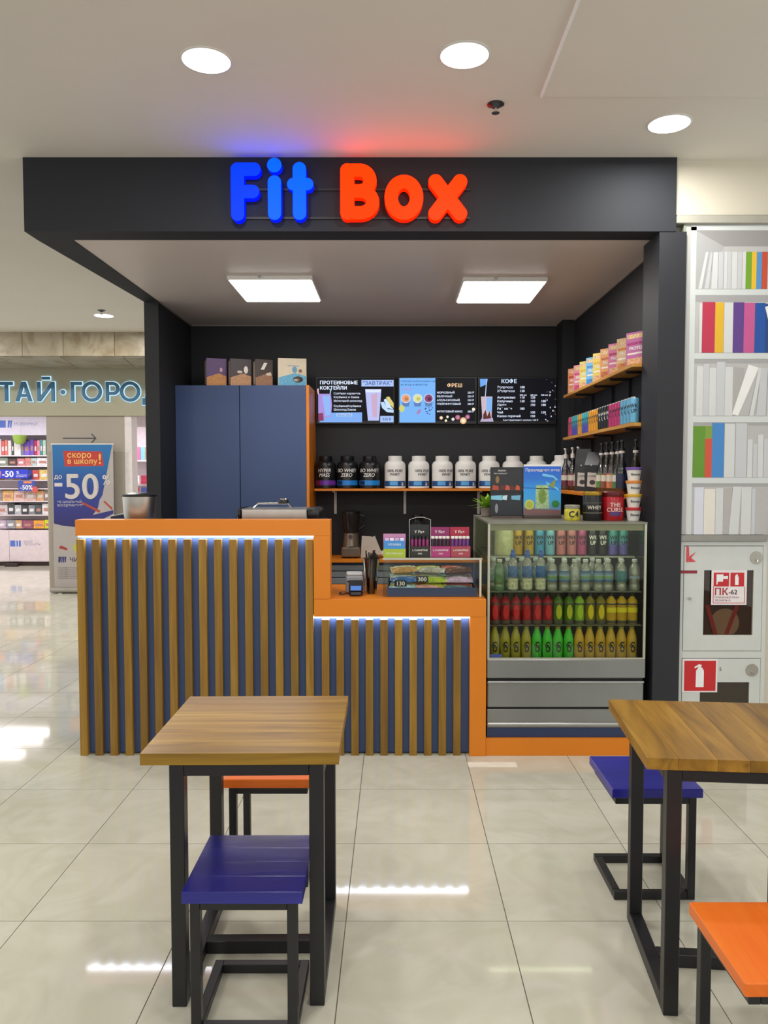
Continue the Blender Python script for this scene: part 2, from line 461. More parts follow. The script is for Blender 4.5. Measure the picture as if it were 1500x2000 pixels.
def glow2(name, face, side, st_f, st_s):
    """lit acrylic letter: face glow, stronger glow from its sides"""
    m, N, L, P = newmat(name)
    P.inputs['Base Color'].default_value = (0, 0, 0, 1); P.inputs['Specular IOR Level'].default_value = .1
    P.inputs['Emission Color'].default_value = face+(1,); P.inputs['Emission Strength'].default_value = st_f
    q, N2, L2, P2 = newmat(name+'_side')
    P2.inputs['Base Color'].default_value = (0, 0, 0, 1); P2.inputs['Specular IOR Level'].default_value = .1
    P2.inputs['Emission Color'].default_value = side+(1,); P2.inputs['Emission Strength'].default_value = st_s
    return m, q
BL = glow2('blue_letter', (.0, .012, 1.0), (.0, .002, .5), 4.2, 3.0)
BL2 = glow2('blue_letter_bright', (.0, .032, 1.0), (.0, .003, .5), 4.4, 3.0)
RD = glow2('red_letter', (1.0, .014, .0), (.5, .006, .0), 4.2, 3.0)
sign = thing('shop_sign', 'illuminated two-word sign with rounded blue and orange-red letters on black fascia', 'sign', (-.93, 4.405, 3.092))
s = .00293
LET = [('F', [([(15, 13), (15, 98)], 13), ([(15, 98), (47, 98)], 13), ([(15, 56), (44, 56)], 13)], BL, 'blue letter F'),
       ('i', [([(86, 106)], 14), ([(86, 15), (86, 74)], 13)], BL2, 'blue letter i'),
       ('t', [([(134, 15), (134, 99)], 13), ([(122, 70), (149, 70)], 12)], BL2, 'blue letter t'),
       ('B', [([(226, 16), (226, 96)], 13.5), ([(226, 96.5), (250, 96.5)]+arc(250, 77, 20, 19.5, PI/2, -PI/2)+[(226, 57.5)], 12.5),
              ([(226, 57), (251, 57)]+arc(251, 36.5, 24, 20.5, PI/2, -PI/2)+[(226, 16)], 12.8)], RD, 'orange-red letter B'),
       ('o', [(arc(335, 45, 24.5, 30, 0, 2*PI, 32), 13)], RD, 'orange-red letter o'),
       ('x', [([(396, 15), (443, 75)], 14), ([(396, 75), (443, 15)], 14)], RD, 'orange-red letter x')]
for ch, st, (mf, ms), lab in LET:
    ax = [p[0] for q, r in st for p in q]; ay = [p[1] for q, r in st for p in q]
    me = letter_mesh(outline([(q, r-1.2) for q, r in st], min(ax)-20, max(ax)+20, min(ay)-20, max(ay)+20, .8), s, .05, .003)
    me.materials.clear(); me.materials.append(mf); me.materials.append(ms)
    for f in me.polygons: f.material_index = 0 if f.normal.z > .3 else 1
    o = obj('letter', me, None, sign, (0, .03, 0), (PI/2, 0, 0)); o['label'] = lab
for z, x0, x1 in ((.03, 0, 1.36), (.19, 0, 1.36)):
    obj('mounting_rail', G().box(x0, x1, .059, .068, z, z+.012), paint('#1d1e22', .5), sign)

# ------------------------------------------------------------------ service counter
ct = thing('service_counter', 'stepped orange and navy kiosk counter clad in upright wooden slats', 'counter', (0, 0, 0))
def P(name, g, m, par=ct, **k): return obj(name, g, m, par, **k)
P('front_panel', G().box(-1.85, -.47, 4.51, 4.565, 0.01, 1.305), NAVY)
P('front_panel', G().box(-.47, .44, 4.51, 4.565, 0.01, .83), NAVY)
P('end_panel', G().box(-1.85, -1.82, 4.565, 5.06, 0, 1.29), NAVY)
P('top_band', G().box(-1.862, -.377, 4.463, 4.575, 1.306, 1.40, .0015), ORANGE)
P('step_panel', G().box(-.474, -.3775, 4.463, 4.575, .936, 1.3055, .0015), ORANGE)
P('low_top', G().box(-.474, .535, 4.463, 5.09, .83, .934, .0015), ORANGE)
P('end_post', G().box(.441, .537, 4.464, 5.09, 0, .83, .0015), ORANGE)
P('plinth', G().box(.538, 1.49, 4.474, 5.33, 0, .101, .0015), ORANGE)
P('work_shelf', G().box(-1.82, -.42, 4.575, 5.06, 1.25, 1.28), NAVY)
sm1 = G().box(0, .044, 4.475, 4.51, 0, 1.286, .0015).mesh()
sm2 = G().box(0, .044, 4.475, 4.51, 0, .812, .0015).mesh()
for i in range(16): P('slat', sm1, SLAT, loc=(-1.862+i*.0893, 0, 0))
for i in range(10): P('slat', sm2, SLAT, loc=(-.43+i*.0862, 0, 0))
LED = glow('#e4ecff', 20.0, True)
P('led_strip', G().box(-1.85, -.474, 4.474, 4.508, 1.297, 1.305), LED)
P('led_strip', G().box(-.474, .438, 4.474, 4.508, .821, .829), LED)

# ------------------------------------------------------------------ tables and stools
def beam(L, axis, w_=.045, h=None):
    h = h or w_
    return {'x': G().box(0, L, 0, w_, 0, h, .002), 'y': G().box(0, w_, 0, L, 0, h, .002), 'z': G().box(0, w_, 0, w_, 0, L, .002)}[axis]
def table(label, c, rz, fw, fd, ox, topmat, along, side=.61):
    t = thing('cafe_table', label, 'table', (c[0], c[1], 0), rz, 'square wooden cafe tables')
    n = 6
    ws = [R.uniform(.8, 1.2) for _ in range(n)]; tot = sum(ws); e = -side/2
    for k in range(n):
        d = side*ws[k]/tot
        g = G()
        if along == 'x': g.box(-side/2, side/2, e+.0002, e+d-.0002, .77, .807, .0006)
        else: g.box(e+.0002, e+d-.0002, -side/2, side/2, .77, .807, .0006)
        obj('plank', g, topmat, t); e += d
    b = .045; x0, x1, y0, y1 = ox-fw/2, ox+fw/2, -side/2+.004, -side/2+.004+fd
    for x in (x0, x1-b):
        for y in (y0, y1-b): obj('leg', beam(.7695, 'z'), STEELBLACK, t, (x, y, 0))
        obj('base_bar', beam(fd-2*b, 'y'), STEELBLACK, t, (x, y0+b, 0))
        obj('top_rail', beam(fd-2*b, 'y'), STEELBLACK, t, (x, y0+b, .7245))
    for y in (y0, y1-b): obj('top_rail', beam(fw-2*b, 'x', b, .035), STEELBLACK, t, (x0+b, y, .7345))
    obj('base_bar', beam(fw-2*b, 'x'), STEELBLACK, t, (x0+b, (y0+y1-b)/2, 0))
    return t
table('square wooden table with crosswise boards in front of the slatted counter', (-.481, 2.625), .012, .475, .575, .02, TOPX, 'x')
table('square knotty wooden table with lengthwise boards at the picture edge before the fire cabinet', (1.09, 2.56), -.087, .55, .525, .035, TOPY, 'y', .605)
def stool(label, c, rz, m, s_=.352, boards=False):
    t = thing('cafe_stool', label, 'stool', (c[0], c[1], 0), rz, 'low painted stools')
    h = s_/2; q = s_/4
    if boards:
        for k in range(4): obj('seat_plank', G().box(-h+k*q+.0001, -h+k*q+q-.0001, -h, h, .413, .449-.0003*(k % 2), .0004), m, t)
    else: obj('seat', G().box(-h, h, -h, h, .413, .449, .003), m, t)
    b = .03; f = h-.018
    for y in (-f, f-b):
        obj('leg', beam(.4125, 'z', b), STEELBLACK, t, (f-b, y, 0))
        obj('base_bar', beam(2*f-b, 'x', b), STEELBLACK, t, (-f, y, 0))
        obj('seat_rail', beam(2*f-b, 'x', b, .03), STEELBLACK, t, (-f, y, .3825))
    for x in (-f, f-b):
        obj('base_bar', beam(2*f-2*b, 'y', b), STEELBLACK, t, (x, -f+b, 0))
        obj('seat_rail', beam(2*f-2*b, 'y', b), STEELBLACK, t, (x, -f+b, .3825))
    return t
BW90 = wood('blue_paint_y', '#1a1a6c', '#20207a', '#2a2a88', 1, .2, stretch=.15, scale=12, tone=.1, bump=.35)
stool('navy blue stool tucked under the near side of the table with crosswise boards', (-.445, 2.355), -PI/2, BW90, boards=True)
stool('navy blue stool behind the table by the fire cabinet', (1.016, 3.085), 0, BLUEWOOD)
stool('orange stool behind the table that has crosswise boards', (-.508, 3.18), PI, ORANGEWOOD)
stool('orange stool nearest the camera, at the picture corner', (1.012, 1.952), PI/2, ORANGEWOOD)

# ------------------------------------------------------------------ kiosk back: tall cabinet, worktop, wall shelf
tc = thing('tall_cabinet', 'tall navy two-door cabinet with an orange side panel against the black wall', 'cabinet', (-1.325, 6.98, 0))
obj('carcass', G().box(-.578, .557, -.26, .268, 0, 2.44), NAVY, tc)
obj('side_panel', G().box(.557, .582, -.285, .268, 0, 2.44, .001), ORANGE, tc)
for x0, x1, hx in ((-.578, -.024, -.05), (-.018, .556, .02)):
    d_ = obj('door', G().box(x0, x1, -.285, -.262, .06, 2.437, .0015), NAVY, tc)
    obj('door_handle', G().tube([(hx, -.285, 1.30), (hx, -.31, 1.30), (hx, -.31, 1.18), (hx, -.285, 1.18)], .006), CHROME, d_)
bw = thing('back_worktop', 'orange worktop along the black back wall under the tub shelf', 'worktop', (0, 0, 0))
obj('worktop_slab', G().box(-.735, 1.5, 6.84, 7.25, .878, .905, .0015), ORANGE, bw)
us = thing('under_counter_unit', 'grey and navy cabinets below the orange back worktop', 'cabinet', (0, 0, 0))
obj('carcass', G().box(-.735, 1.5, 6.9, 7.25, 0, .878), NAVY, us)
for k in range(5): obj('drawer_front', G().box(-.73, .02, 6.885, 6.9, .56+k*.06, .612+k*.06, .003), paint('#8d9296', .4, .3), us)
for x in (.03, .52, 1.01): obj('door', G().box(x, x+.48, 6.88, 6.9, .08, .87, .002), NAVY, us)
sh = thing('wall_shelf', 'long orange wall shelf holding the protein tubs', 'shelf', (0, 0, 1.515))
obj('board', G().box(-.735, 1.515, 7.0, 7.25, 0, .022, .0015), ORANGE, sh)
for x in (-.56, .095, .79):
    b_ = obj('bracket', G().box(x-.012, x+.012, 7.24, 7.252, -.22, 0).box(x-.012, x+.012, 7.04, 7.245, -.012, 0), paint('#c9c9c6', .4), sh)

# protein tubs on the shelf
tubprof = [(.088, 0), (.097, .006), (.097, .205), (.094, .225), (.083, .243), (.063, .254)]
def tub(label, x, bodym, lidm, group, y=7.12):
    t = thing('protein_tub', label, 'tub', (x, y, 1.537), 0, group)
    obj('body', TUB, bodym, t); obj('lid', LID, lidm, t)
    return t
TUB = G().lathe(tubprof, 28).mesh(); LID = G().lathe([(.062, .253), (.063, .256), (.063, .296), (.059, .30)], 28).mesh()
DARK = paint('#15161a', .3); TW = paint('#e9e7e3', .35, var=.02); INK = paint('#2b2b30', .5)
for x, words, c2, lab in ((-.64, 'HYPER\nMASS', '#6a2f9c', 'black protein tub with a purple and red band, first on the orange shelf'),
                          (-.438, 'ISO WHEY\nZERO', '#1d7fd0', 'black protein tub with a blue band, middle of the three black tubs'),
                          (-.232, 'ISO WHEY\nZERO', '#1f86d8', 'black protein tub with a blue band, beside the first white tub')):
    t = tub(lab, x, DARK, DARK, 'protein tubs on the orange wall shelf')
    text('brand_text', words, .046, WHITE, t, None, wrap=(.0984, .15, -.05), bold=.02, shear=.2, sx=.9)
    obj('label_band', band(.0972, .03, .075, -1.3, 1.3), paint(c2, .25), t)
    obj('label_patch', band(.0978, .035, .07, -1.1, -.45, 5), paint('#7a2233' if 'purple' in lab else '#1b2a55', .3), t)
xsw = [.003, .222, .440, .655, .873, 1.093, 1.312, 1.49]
for k, x in enumerate(xsw):
    lab = 'white protein tub with blue band, %s white one counted from the black tubs' % ORD[k]
    t = tub(lab, x, TW, TW, 'protein tubs on the orange wall shelf', 7.12 if k < 7 else 6.87)
    if k == 7: t.location.z = 1.536
    if k < 5:
        a = -.05 if k == 0 else .35 if k in (1, 2) else -.15
        text('brand_text', '100% PURE\nWHEY', .036, INK, t, None, wrap=(.0984, .15, a), bold=.02, shear=.2, sx=.9)
        obj('label_band', band(.0972, .022, .07, -1.3, 1.3), paint('#27508c', .3), t)
        obj('label_patch', band(.0977, .03, .065, -.5, .25, 5), paint('#5aa9e6', .3), t)
        text('logo_text', 'a', .062, WHITE, t, None, wrap=(.0988, .028, .75), bold=.03)

# boxes on the tall cabinet
def snack_box(label, x, wd, h, rz, front, low, extra, lowfrac=.38):
    t = thing('snack_box', label, 'box', (x, 6.84, 2.441), rz, 'boxes on top of the tall cabinet')
    obj('carton', G().box(-wd/2, wd/2, 0, .075, 0, h, .002), paint(front, .45), t)
    poly('printed_picture', [(-wd/2+.004, .003), (wd/2-.004, .003), (wd/2-.004, h*lowfrac), (wd*.1, h*(lowfrac+.1)), (-wd/2+.004, h*(lowfrac-.06))], paint(low, .5, var=.25, scale=60), t)
    for pts, c in extra: poly('printed_shape', pts, paint(c, .45), t, -.0007)
    obj('side_print', G().box(-wd/2-.001, -wd/2+.0002, .006, .069, .02, h-.02), paint('#cfc0ae', .5, var=.25, scale=50), t)
    return t
snack_box('purple and brown cookie box, first on the tall cabinet', -1.575, .18, .25, .42, '#5b3a72', '#c98a4b', [(disc(.04, .15, .012, .02), '#d6a0b0')])
snack_box('dark chocolate bar box with white flowers, second on the cabinet', -1.36, .19, .245, .40, '#3a2f33', '#c08e66', [(disc(.045, .15, .02, .035, 7), '#ece4dd'), (disc(-.01, .13, .025, .012, 8), '#d9c4b0')])
snack_box('dark brown bar box with white stripes, third on the cabinet', -1.155, .16, .24, .42, '#42342f', '#9a6f52', [([(-.03, .15), (.0, .15), (.03, .21), (.0, .21)], '#e8e2da'), ([(.02, .10), (.07, .10), (.06, .13), (.02, .12)], '#d8c6b4')])
snack_box('pale beige and sky-blue sandwich cookie box, last on the cabinet', -.905, .25, .25, .2, '#d9cbb0', '#62a9c9', [(disc(.05, .065, .045, .028), '#3b2a26'), (disc(.05, .06, .04, .012), '#e6dccb'), (disc(.02, .15, .022, .028), '#5f97b8'), (disc(.07, .14, .016), '#8a5a48'), ([(-.04, .18), (.06, .18), (.06, .186), (-.04, .186)], '#6c8ea6')])

# menu screens
def screen(label, x0, x1):
    t = thing('menu_screen', label, 'screen', (x0, 7.2, 2.137), 0, 'menu screens on the back wall')
    wd = x1-x0
    obj('housing', G().box(0, wd, 0, .05, 0, .438, .003), paint('#141416', .4), t)
    obj('display', G().box(.012, wd-.012, -.001, 0.002, .028, .426), glow('#0b0d15', 1), t)
    return t
SW, SH = .735, .438
def sp(u, v): return (u*SW, (1-v)*SH)
def shape(t, pts, c, lay=1, st=1.0): return poly('screen_image', [sp(u, v) for u, v in pts], glow(c, st), t, -.001-.0006*lay)
def circ(t, u, v, ru, rv, c, lay=1): return poly('screen_image', [sp(u+ru*math.cos(a), v+rv*math.sin(a)) for a in [2*PI*i/14 for i in range(14)]], glow(c, 1), t, -.001-.0006*lay)
def stext(t, body, u, v, size, c='#dfe9ff', al='LEFT', bold=.012, lay=3):
    x, z = sp(u, v); return text('screen_text', body, size, glow(c, 1.0), t, (x, -.001-.0007*lay, z), al, bold=bold)
s1 = screen('black menu screen with a milkshake glass and bananas, beside the tall cabinet', -.735, 0)
stext(s1, 'ПРОТЕИНОВЫЕ', .05, .16, .044, bold=.03); stext(s1, 'КОКТЕЙЛИ', .05, .272, .044, bold=.03)
shape(s1, [(.03, .36), (.19, .36), (.205, .6), (.19, .84), (.13, .88), (.03, .86)], '#a98fd8'); shape(s1, [(.08, .4), (.18, .4), (.19, .8), (.12, .84)], '#8fb4f2', 2)
shape(s1, [(.015, .27), (.035, .24), (.04, .37), (.025, .37)], '#e8b9c4', 2); shape(s1, [(.185, .25), (.2, .26), (.185, .37), (.175, .36)], '#9fd0e8', 2)
shape(s1, [(.03, .78), (.09, .76), (.1, .93), (.03, .94)], '#8c3f63', 3)
for i, l in enumerate(('Солёная карамель', 'Клубника и банан', 'Молочный шоколад')): stext(s1, l, .225, .375+.078*i, .027)
for i, (a, b) in enumerate((('Клубника', 'Клубника'), ('Шоколад', 'Банан'))): stext(s1, a, .225, .64+.075*i, .027); stext(s1, b, .40, .64+.075*i, .027)
shape(s1, [(.19, .76), (.585, .755), (.585, .965), (.03, .965), (.06, .93)], '#7fabee'); shape(s1, [(.26, .775), (.46, .775), (.46, .84), (.26, .84)], '#a8c8f6', 2)
stext(s1, '300 мл 250 Р', .36, .83, .022, '#5a6fb0', 'CENTER')
shape(s1, [(.578, .07), (.985, .07), (.985, .205), (.578, .205)], '#a9c2f2'); stext(s1, '"ЗАВТРАК"', .78, .175, .05, '#4c62a6', 'CENTER', .02)
shape(s1, [(.625, .265), (.83, .265), (.80, .93), (.66, .93)], '#b9bff0'); shape(s1, [(.70, .38), (.78, .34), (.775, .85), (.72, .86)], '#c9a9c6', 2); shape(s1, [(.63, .27), (.825, .27), (.82, .33), (.635, .33)], '#d9e4ff', 2)
shape(s1, [(.82, .54), (.86, .53), (.91, .68), (.985, .70), (.985, .76), (.90, .75), (.84, .66)], '#bcd8f6', 1); shape(s1, [(.89, .43), (.93, .42), (.985, .56), (.985, .66), (.93, .58)], '#d9c978', 2); shape(s1, [(.86, .49), (.89, .46), (.95, .62), (.985, .69), (.90, .66)], '#c6e2fb', 2)
shape(s1, [(.815, .83), (.985, .83), (.985, .965), (.815, .965)], '#a3bff0', 2); stext(s1, '350 Р', .90, .925, .034, '#3b4c8c', 'CENTER')
s2 = screen('menu screen half pale blue with three cups, middle of the row', .029, .764)
shape(s2, [(.02, .03), (.475, .03), (.475, .97), (.02, .97)], '#79b4f4')
stext(s2, 'ГОРЯЧИЙ ОБЛЕПИХОВЫЙ ЧАЙ', .035, .115, .0205, '#2e5fa0', bold=.02); stext(s2, 'ИЗ ЯГОД И ФРУКТОВ', .035, .19, .023, '#2e5fa0', bold=.02); stext(s2, '179 Р', .045, .30, .04, '#b58ad0')
for u, c, c2 in ((.1, '#e0a27c', '#c27a4f'), (.25, '#d9dba0', '#b9c06a'), (.39, '#8a4a72', '#5f2a4c')):
    shape(s2, [(u-.055, .48), (u+.055, .48), (u+.04, .63), (u-.04, .63)], '#5d80b8', 2); circ(s2, u, .46, .062, .1, '#c8d9f4', 3); circ(s2, u, .46, .052, .085, c, 4); circ(s2, u+.01, .47, .025, .04, c2, 5)
circ(s2, .05, .67, .035, .08, '#c9cf7a', 2)
for u, v in ((.26, .72), (.28, .76)): shape(s2, [(u, .70), (u+.02, .68), (u-.01, .78), (u-.03, .8)], '#b7668c', 3)
for k in range(14): circ(s2, R.uniform(.34, .44), R.uniform(.65, .8), .007, .012, '#3c4a86', 3)
stext(s2, 'ФРЕШ', .72, .22, .046, '#f0c39a', 'CENTER', .03)
for i, (a, b) in enumerate((('МОРКОВНЫЙ', '250 Р'), ('ЯБЛОЧНЫЙ', '250 Р'), ('АПЕЛЬСИНОВЫЙ', '250 Р'), ('ГРЕЙПФРУТОВЫЙ', '300 Р'), (None, None), ('ФРУКТОВЫЙ МИКС', '300 Р'))):
    if a: stext(s2, a, .495, .355+.08*i, .024, bold=.02); stext(s2, b, .965, .355+.08*i, .024, al='RIGHT', bold=.02)
for u, v, r_, c in ((.55, .87, .022, '#e7c195'), (.63, .85, .016, '#e9e3c8'), (.61, .93, .016, '#dfe0b8'), (.7, .9, .02, '#cfd9cf'), (.76, .86, .032, '#a05a7c'), (.885, .85, .032, '#8d4c74'), (.83, .93, .042, '#e2b27e'), (.96, .69, .02, '#f2ecd4')):
    circ(s2, u, v, r_, r_*1.7, c, 2); circ(s2, u, v, r_*.6, r_, '#c9889c' if c in ('#a05a7c', '#8d4c74') else '#f4e6cc', 3)
s3 = screen('menu screen listing coffee with scattered beans, beside the column', .774, 1.509)
shape(s3, [(.025, .045), (.125, .045), (.11, .16), (.03, .22)], '#6fa8ee'); shape(s3, [(.105, .06), (.115, .06), (.10, .42), (.09, .42)], '#b9d2f6', 2)
shape(s3, [(.04, .42), (.185, .42), (.175, .9), (.06, .92)], '#c9b6c4'); shape(s3, [(.11, .44), (.18, .44), (.175, .75), (.11, .72)], '#7fb4ee', 2); shape(s3, [(.07, .8), (.1, .7), (.12, .84), (.15, .72), (.17, .88), (.07, .9)], '#5c2f2a', 3); shape(s3, [(.03, .95), (.06, .85), (.19, .87), (.2, .95)], '#b7a8c8', 2)
stext(s3, 'КОФЕ', .395, .135, .05, '#cfe0ff', 'CENTER', .03)
rows = [('Эспрессо', '100', '', ''), ('2Эспрессо', '130', '', ''), ('', '200 мл', '300 мл', '400 мл'), ('Американо', '110', '120', ''), ('Капучино', '130', '150', '180'), ('Латте', '', '150', '180'), ('Раф кофе', '180', '', ''), ('Чай', '', '100', '150'), ('Какао горячий', '', '150', '')]
for i, r_ in enumerate(rows):
    v = .245+.079*i-(.02 if i > 2 else 0)
    for tx, u in zip(r_, (.245, .53, .665, .80)):
        if tx: stext(s3, tx, u, v, .03 if 'мл' not in tx else .02, bold=.02)
stext(s3, 'Альтернативное молоко +50 Р', .32, .935, .022)
for k in range(26): circ(s3, R.uniform(.86, .985), R.uniform(.06, .95), R.uniform(.006, .012), R.uniform(.01, .022), R.choice(['#5a4a52', '#a9a6b8', '#6c4250', '#3a3038', '#c7c8da']), 2)

# ------------------------------------------------------------------ back worktop items
bl = thing('blender', 'countertop blender with a dark jug on a bronze base on the back worktop', 'blender', (-.40, 7.02, .905))
obj('motor_base', G().box(-.085, .085, -.085, .085, .012, .10, .012).lathe([(.078, .1), (.07, .16), (.062, .225)], 24), paint('#8b7f70', .3, .6), bl)
obj('base_band', G().lathe([(.081, .1), (.081, .112), (.078, .114)], 24), STEEL, bl)
obj('jug', G().lathe([(.058, .225), (.07, .26), (.084, .40), (.084, .41)], 24), paint('#2a2523', .15), bl)
obj('jug_lid', G().lathe([(.086, .405), (.086, .425), (.06, .432)], 24), DARK, bl)
obj('handle', G().tube([(.08, 0, .39), (.12, 0, .38), (.122, 0, .29), (.075, 0, .26)], .01), DARK, bl)
obj('dial', G().lathe([(.02, -.092), (.018, -.084)], 16, (0, 0, .20), 'y'), CHROME, bl)
for x in (-.07, .07): obj('foot', G().lathe([(.014, 0), (.014, .014)], 12, (x, -.06, 0)), DARK, bl)
nb = thing('napkin_stack', 'upright white napkins fanned beside the blender', 'napkins', (-.21, 6.99, .905))
for k, (x, a) in enumerate(((-.05, .06), (-.02, .12), (.02, -.38))):
    obj('napkin', G().box(-.045, .045, -.02+k*.011, -.014+k*.011, 0, .20-.012*k, rot=Matrix.Rotation(a, 3, 'Y')), paint('#c3b9ad', .8), nb, (x, -.01*k, .0 + .016*(k == 2)))
pc = thing('paper_cup', 'white paper cup lying on its side by the napkins', 'cup', (-.075, 6.95, .945))
obj('cup_wall', G().lathe([(.028, .07), (.038, -.05), (.04, -.052), (.036, -.048), (.026, .066)], 20, axis='y', cap=False), WHITE, pc, rot=(0, 0, .5))
obj('cup_inside', G().lathe([(.03, .03), (.031, .032)], 16, axis='y'), INK, pc, rot=(0, 0, .5))  # dark disc stands in for the shade inside the cup

jg = thing('water_jug', 'large clear-shouldered black drinking bottle behind the acrylic stand', 'bottle', (.21, 7.0, .905))
obj('body', G().lathe([(.085, 0), (.09, .01), (.09, .26), (.07, .31), (.045, .33), (.045, .35)], 24), paint('#26282a', .2), jg)
obj('cap', G().lathe([(.048, .35), (.05, .355), (.05, .395), (.045, .40)], 20), DARK, jg)

# low counter: till items
ps = thing('receipt_printer', 'small grey receipt printer on the orange low counter', 'printer', (-.25, 4.74, .935), .08)
obj('housing', G().box(-.055, .055, -.05, .06, 0, .105, .008), paint('#9aa0a6', .4), ps)
obj('paper_slot', G().box(-.045, .045, -.052, -.03, .07, .078), DARK, ps)
obj('roll_cover', G().box(-.05, .05, -.045, .05, .105, .125, .006), paint('#c2c4c6', .4), ps)
obj('side_cover', G().box(.055, .062, -.04, .055, .01, .11, .003), paint('#b9703c', .5), ps)
pt = thing('card_terminal', 'black card terminal with a lit blue display before the receipt printer', 'card reader', (-.235, 4.615, .936), .05)
obj('housing', G().box(-.042, .042, -.05, .04, 0, .065, .006, rot=Matrix.Rotation(.3, 3, 'X')), DARK, pt, (0, 0, .012))
obj('display', G().box(-.032, .032, -.052, -.05, .03, .058), glow('#5f8fe0', .8), pt, (0, -.006, .006))
obj('keypad', G().box(-.03, .03, -.051, -.049, .008, .024), paint('#3a3d44', .5), pt, (0, -.004, .002))
obj('cable', G().tube([(-.04, 0, .012), (-.08, -.02, .008), (-.10, .02, .006), (-.09, .08, .006)], .004, 6), DARK, pt)
cu = thing('straw_cup', 'tall clear plastic tumbler full of black straws on the low counter', 'cup', (-.145, 4.69, .935))
obj('tumbler', G().lathe([(.033, .0), (.034, .004), (.052, .215), (.054, .217), (.05, .212), (.032, .008)], 24, cap=False).lathe([(.033, .0), (.033, .003)], 24), TUMBLER, cu)
for k in range(18):
    a = R.uniform(0, 2*PI); r0 = R.uniform(.004, .022); r1 = r0+R.uniform(.004, .02)
    o = obj('drinking_straw', G().tube([(r0*math.cos(a), r0*math.sin(a), .006), (r1*math.cos(a), r1*math.sin(a), R.uniform(.225, .27))], .0042, 6), paint('#1c1a19', .35), None, (-.145, 4.69, .9352))
    tag(o, 'black drinking straw standing in the clear tumbler', 'straw', 'black straws in the tumbler')

# glass display case with snack bars
dc = thing('display_case', 'glass countertop display case full of snack bars on the low counter', 'display case', (.224, 4.83, .935))
for nm, b_ in (('front_pane', (-.29, .29, -.28, -.275)), ('back_pane', (-.29, .29, .275, .28))):
    obj(nm, G().box(*b_, 0.001, .226), GLASS, dc)
obj('side_pane', G().box(-.294, -.29, -.28, .28, 0.001, .226), GLASS, dc)
obj('side_pane', G().box(.29, .294, -.28, .28, 0.001, .226), GLASS, dc)
obj('top_pane', G().box(-.294, .294, -.282, .28, .227, .233), clear('top_glass', '#e9efec', .12, .03), dc)
obj('top_edge', G().box(-.296, .296, -.286, -.282, .222, .234), paint('#b9b8ad', .3), dc)
obj('corner_post', G().box(.28, .292, -.286, -.281, 0.001, .222), paint('#d9d6c4', .3), dc)
tr = thing('snack_tray', 'navy blue tray under the snack bars in the glass case', 'tray', (.224, 4.80, .936))
obj('tray_base', G().box(-.262, .262, -.235, .2, 0, .008), NAVY, tr)
for b_ in ((-.262, .262, -.24, -.234, 0, .052), (-.262, .262, .2, .206, 0, .052), (-.268, -.262, -.24, .206, 0, .052), (.262, .268, -.24, .206, 0, .052)): obj('tray_wall', G().box(*b_), NAVY, tr)
bars = [('#a9cdd4', 'pale blue'), ('#dfa193', 'pink'), ('#56727c', 'slate blue'), ('#e6ddba', 'cream'), ('#d8dc4c', 'yellow'), ('#d06a4a', 'red-orange crackled'), ('#4478be', 'bright blue'), ('#b6d040', 'lime green'), ('#d6b4d3', 'lilac'), ('#d9c267', 'mustard'), ('#c86c46', 'copper'), ('#d88c90', 'rose'), ('#cfe0d8', 'mint white'), ('#b9b07a', 'khaki'), ('#5c6a5c', 'dark sage'), ('#c4c27a', 'pale olive'), ('#a8c8b0', 'sea green'), ('#caa2a8', 'mauve'), ('#d9a24c', 'apricot'), ('#e0d8c8', 'ivory'), ('#8c5a40', 'cocoa brown')]
BAR = G().pillow(.16, .062, .036).mesh()
place = []
for row, layers in enumerate((1, 2, 2, 3, 3)):
    for lay in range(layers):
        if lay < layers-2: continue
        for cl in range(3): place.append((-.168+.168*cl+R.uniform(-.006, .006)+.03*((row % 2)-.5)*(1 if cl == 1 else .6), -.172+.07*row, .030+.043*lay, R.uniform(-.16, .16), R.uniform(-.07, .07)))
extra_ = [('%s' % c, 'faded '+n) for c, n in bars[:12]]
for (c, nm), (x, y, z, rz, ry) in zip(bars+extra_, place):
    o = obj('snack_bar', BAR, paint(c, .28, var=.3, scale=45), None, (.224+x, 4.80+y, .944+z), (.42, ry, rz))
    tag(o, '%s wrapped snack bar in the glass display case' % nm, 'snack bar', 'snack bars in the display case')
for x, tx, nm in ((-.19, '130', 'first black price tag reading 130 in the display case'), (-.06, '300', 'second black price tag reading 300 in the display case')):
    z0 = .06 if tx == '130' else .085
    t = thing('price_tag', nm, 'price tag', (.224+x, 4.568 if tx == '130' else 4.5695, .934+z0), 0, 'price tags on the snack bars')
    obj('card', G().box(-.036, .036, 0, .002, 0, .038, .001), paint('#1a1d22', .6), t)
    text('price_text', tx, .034, WHITE, t, (0, -.001, .007), bold=.03)
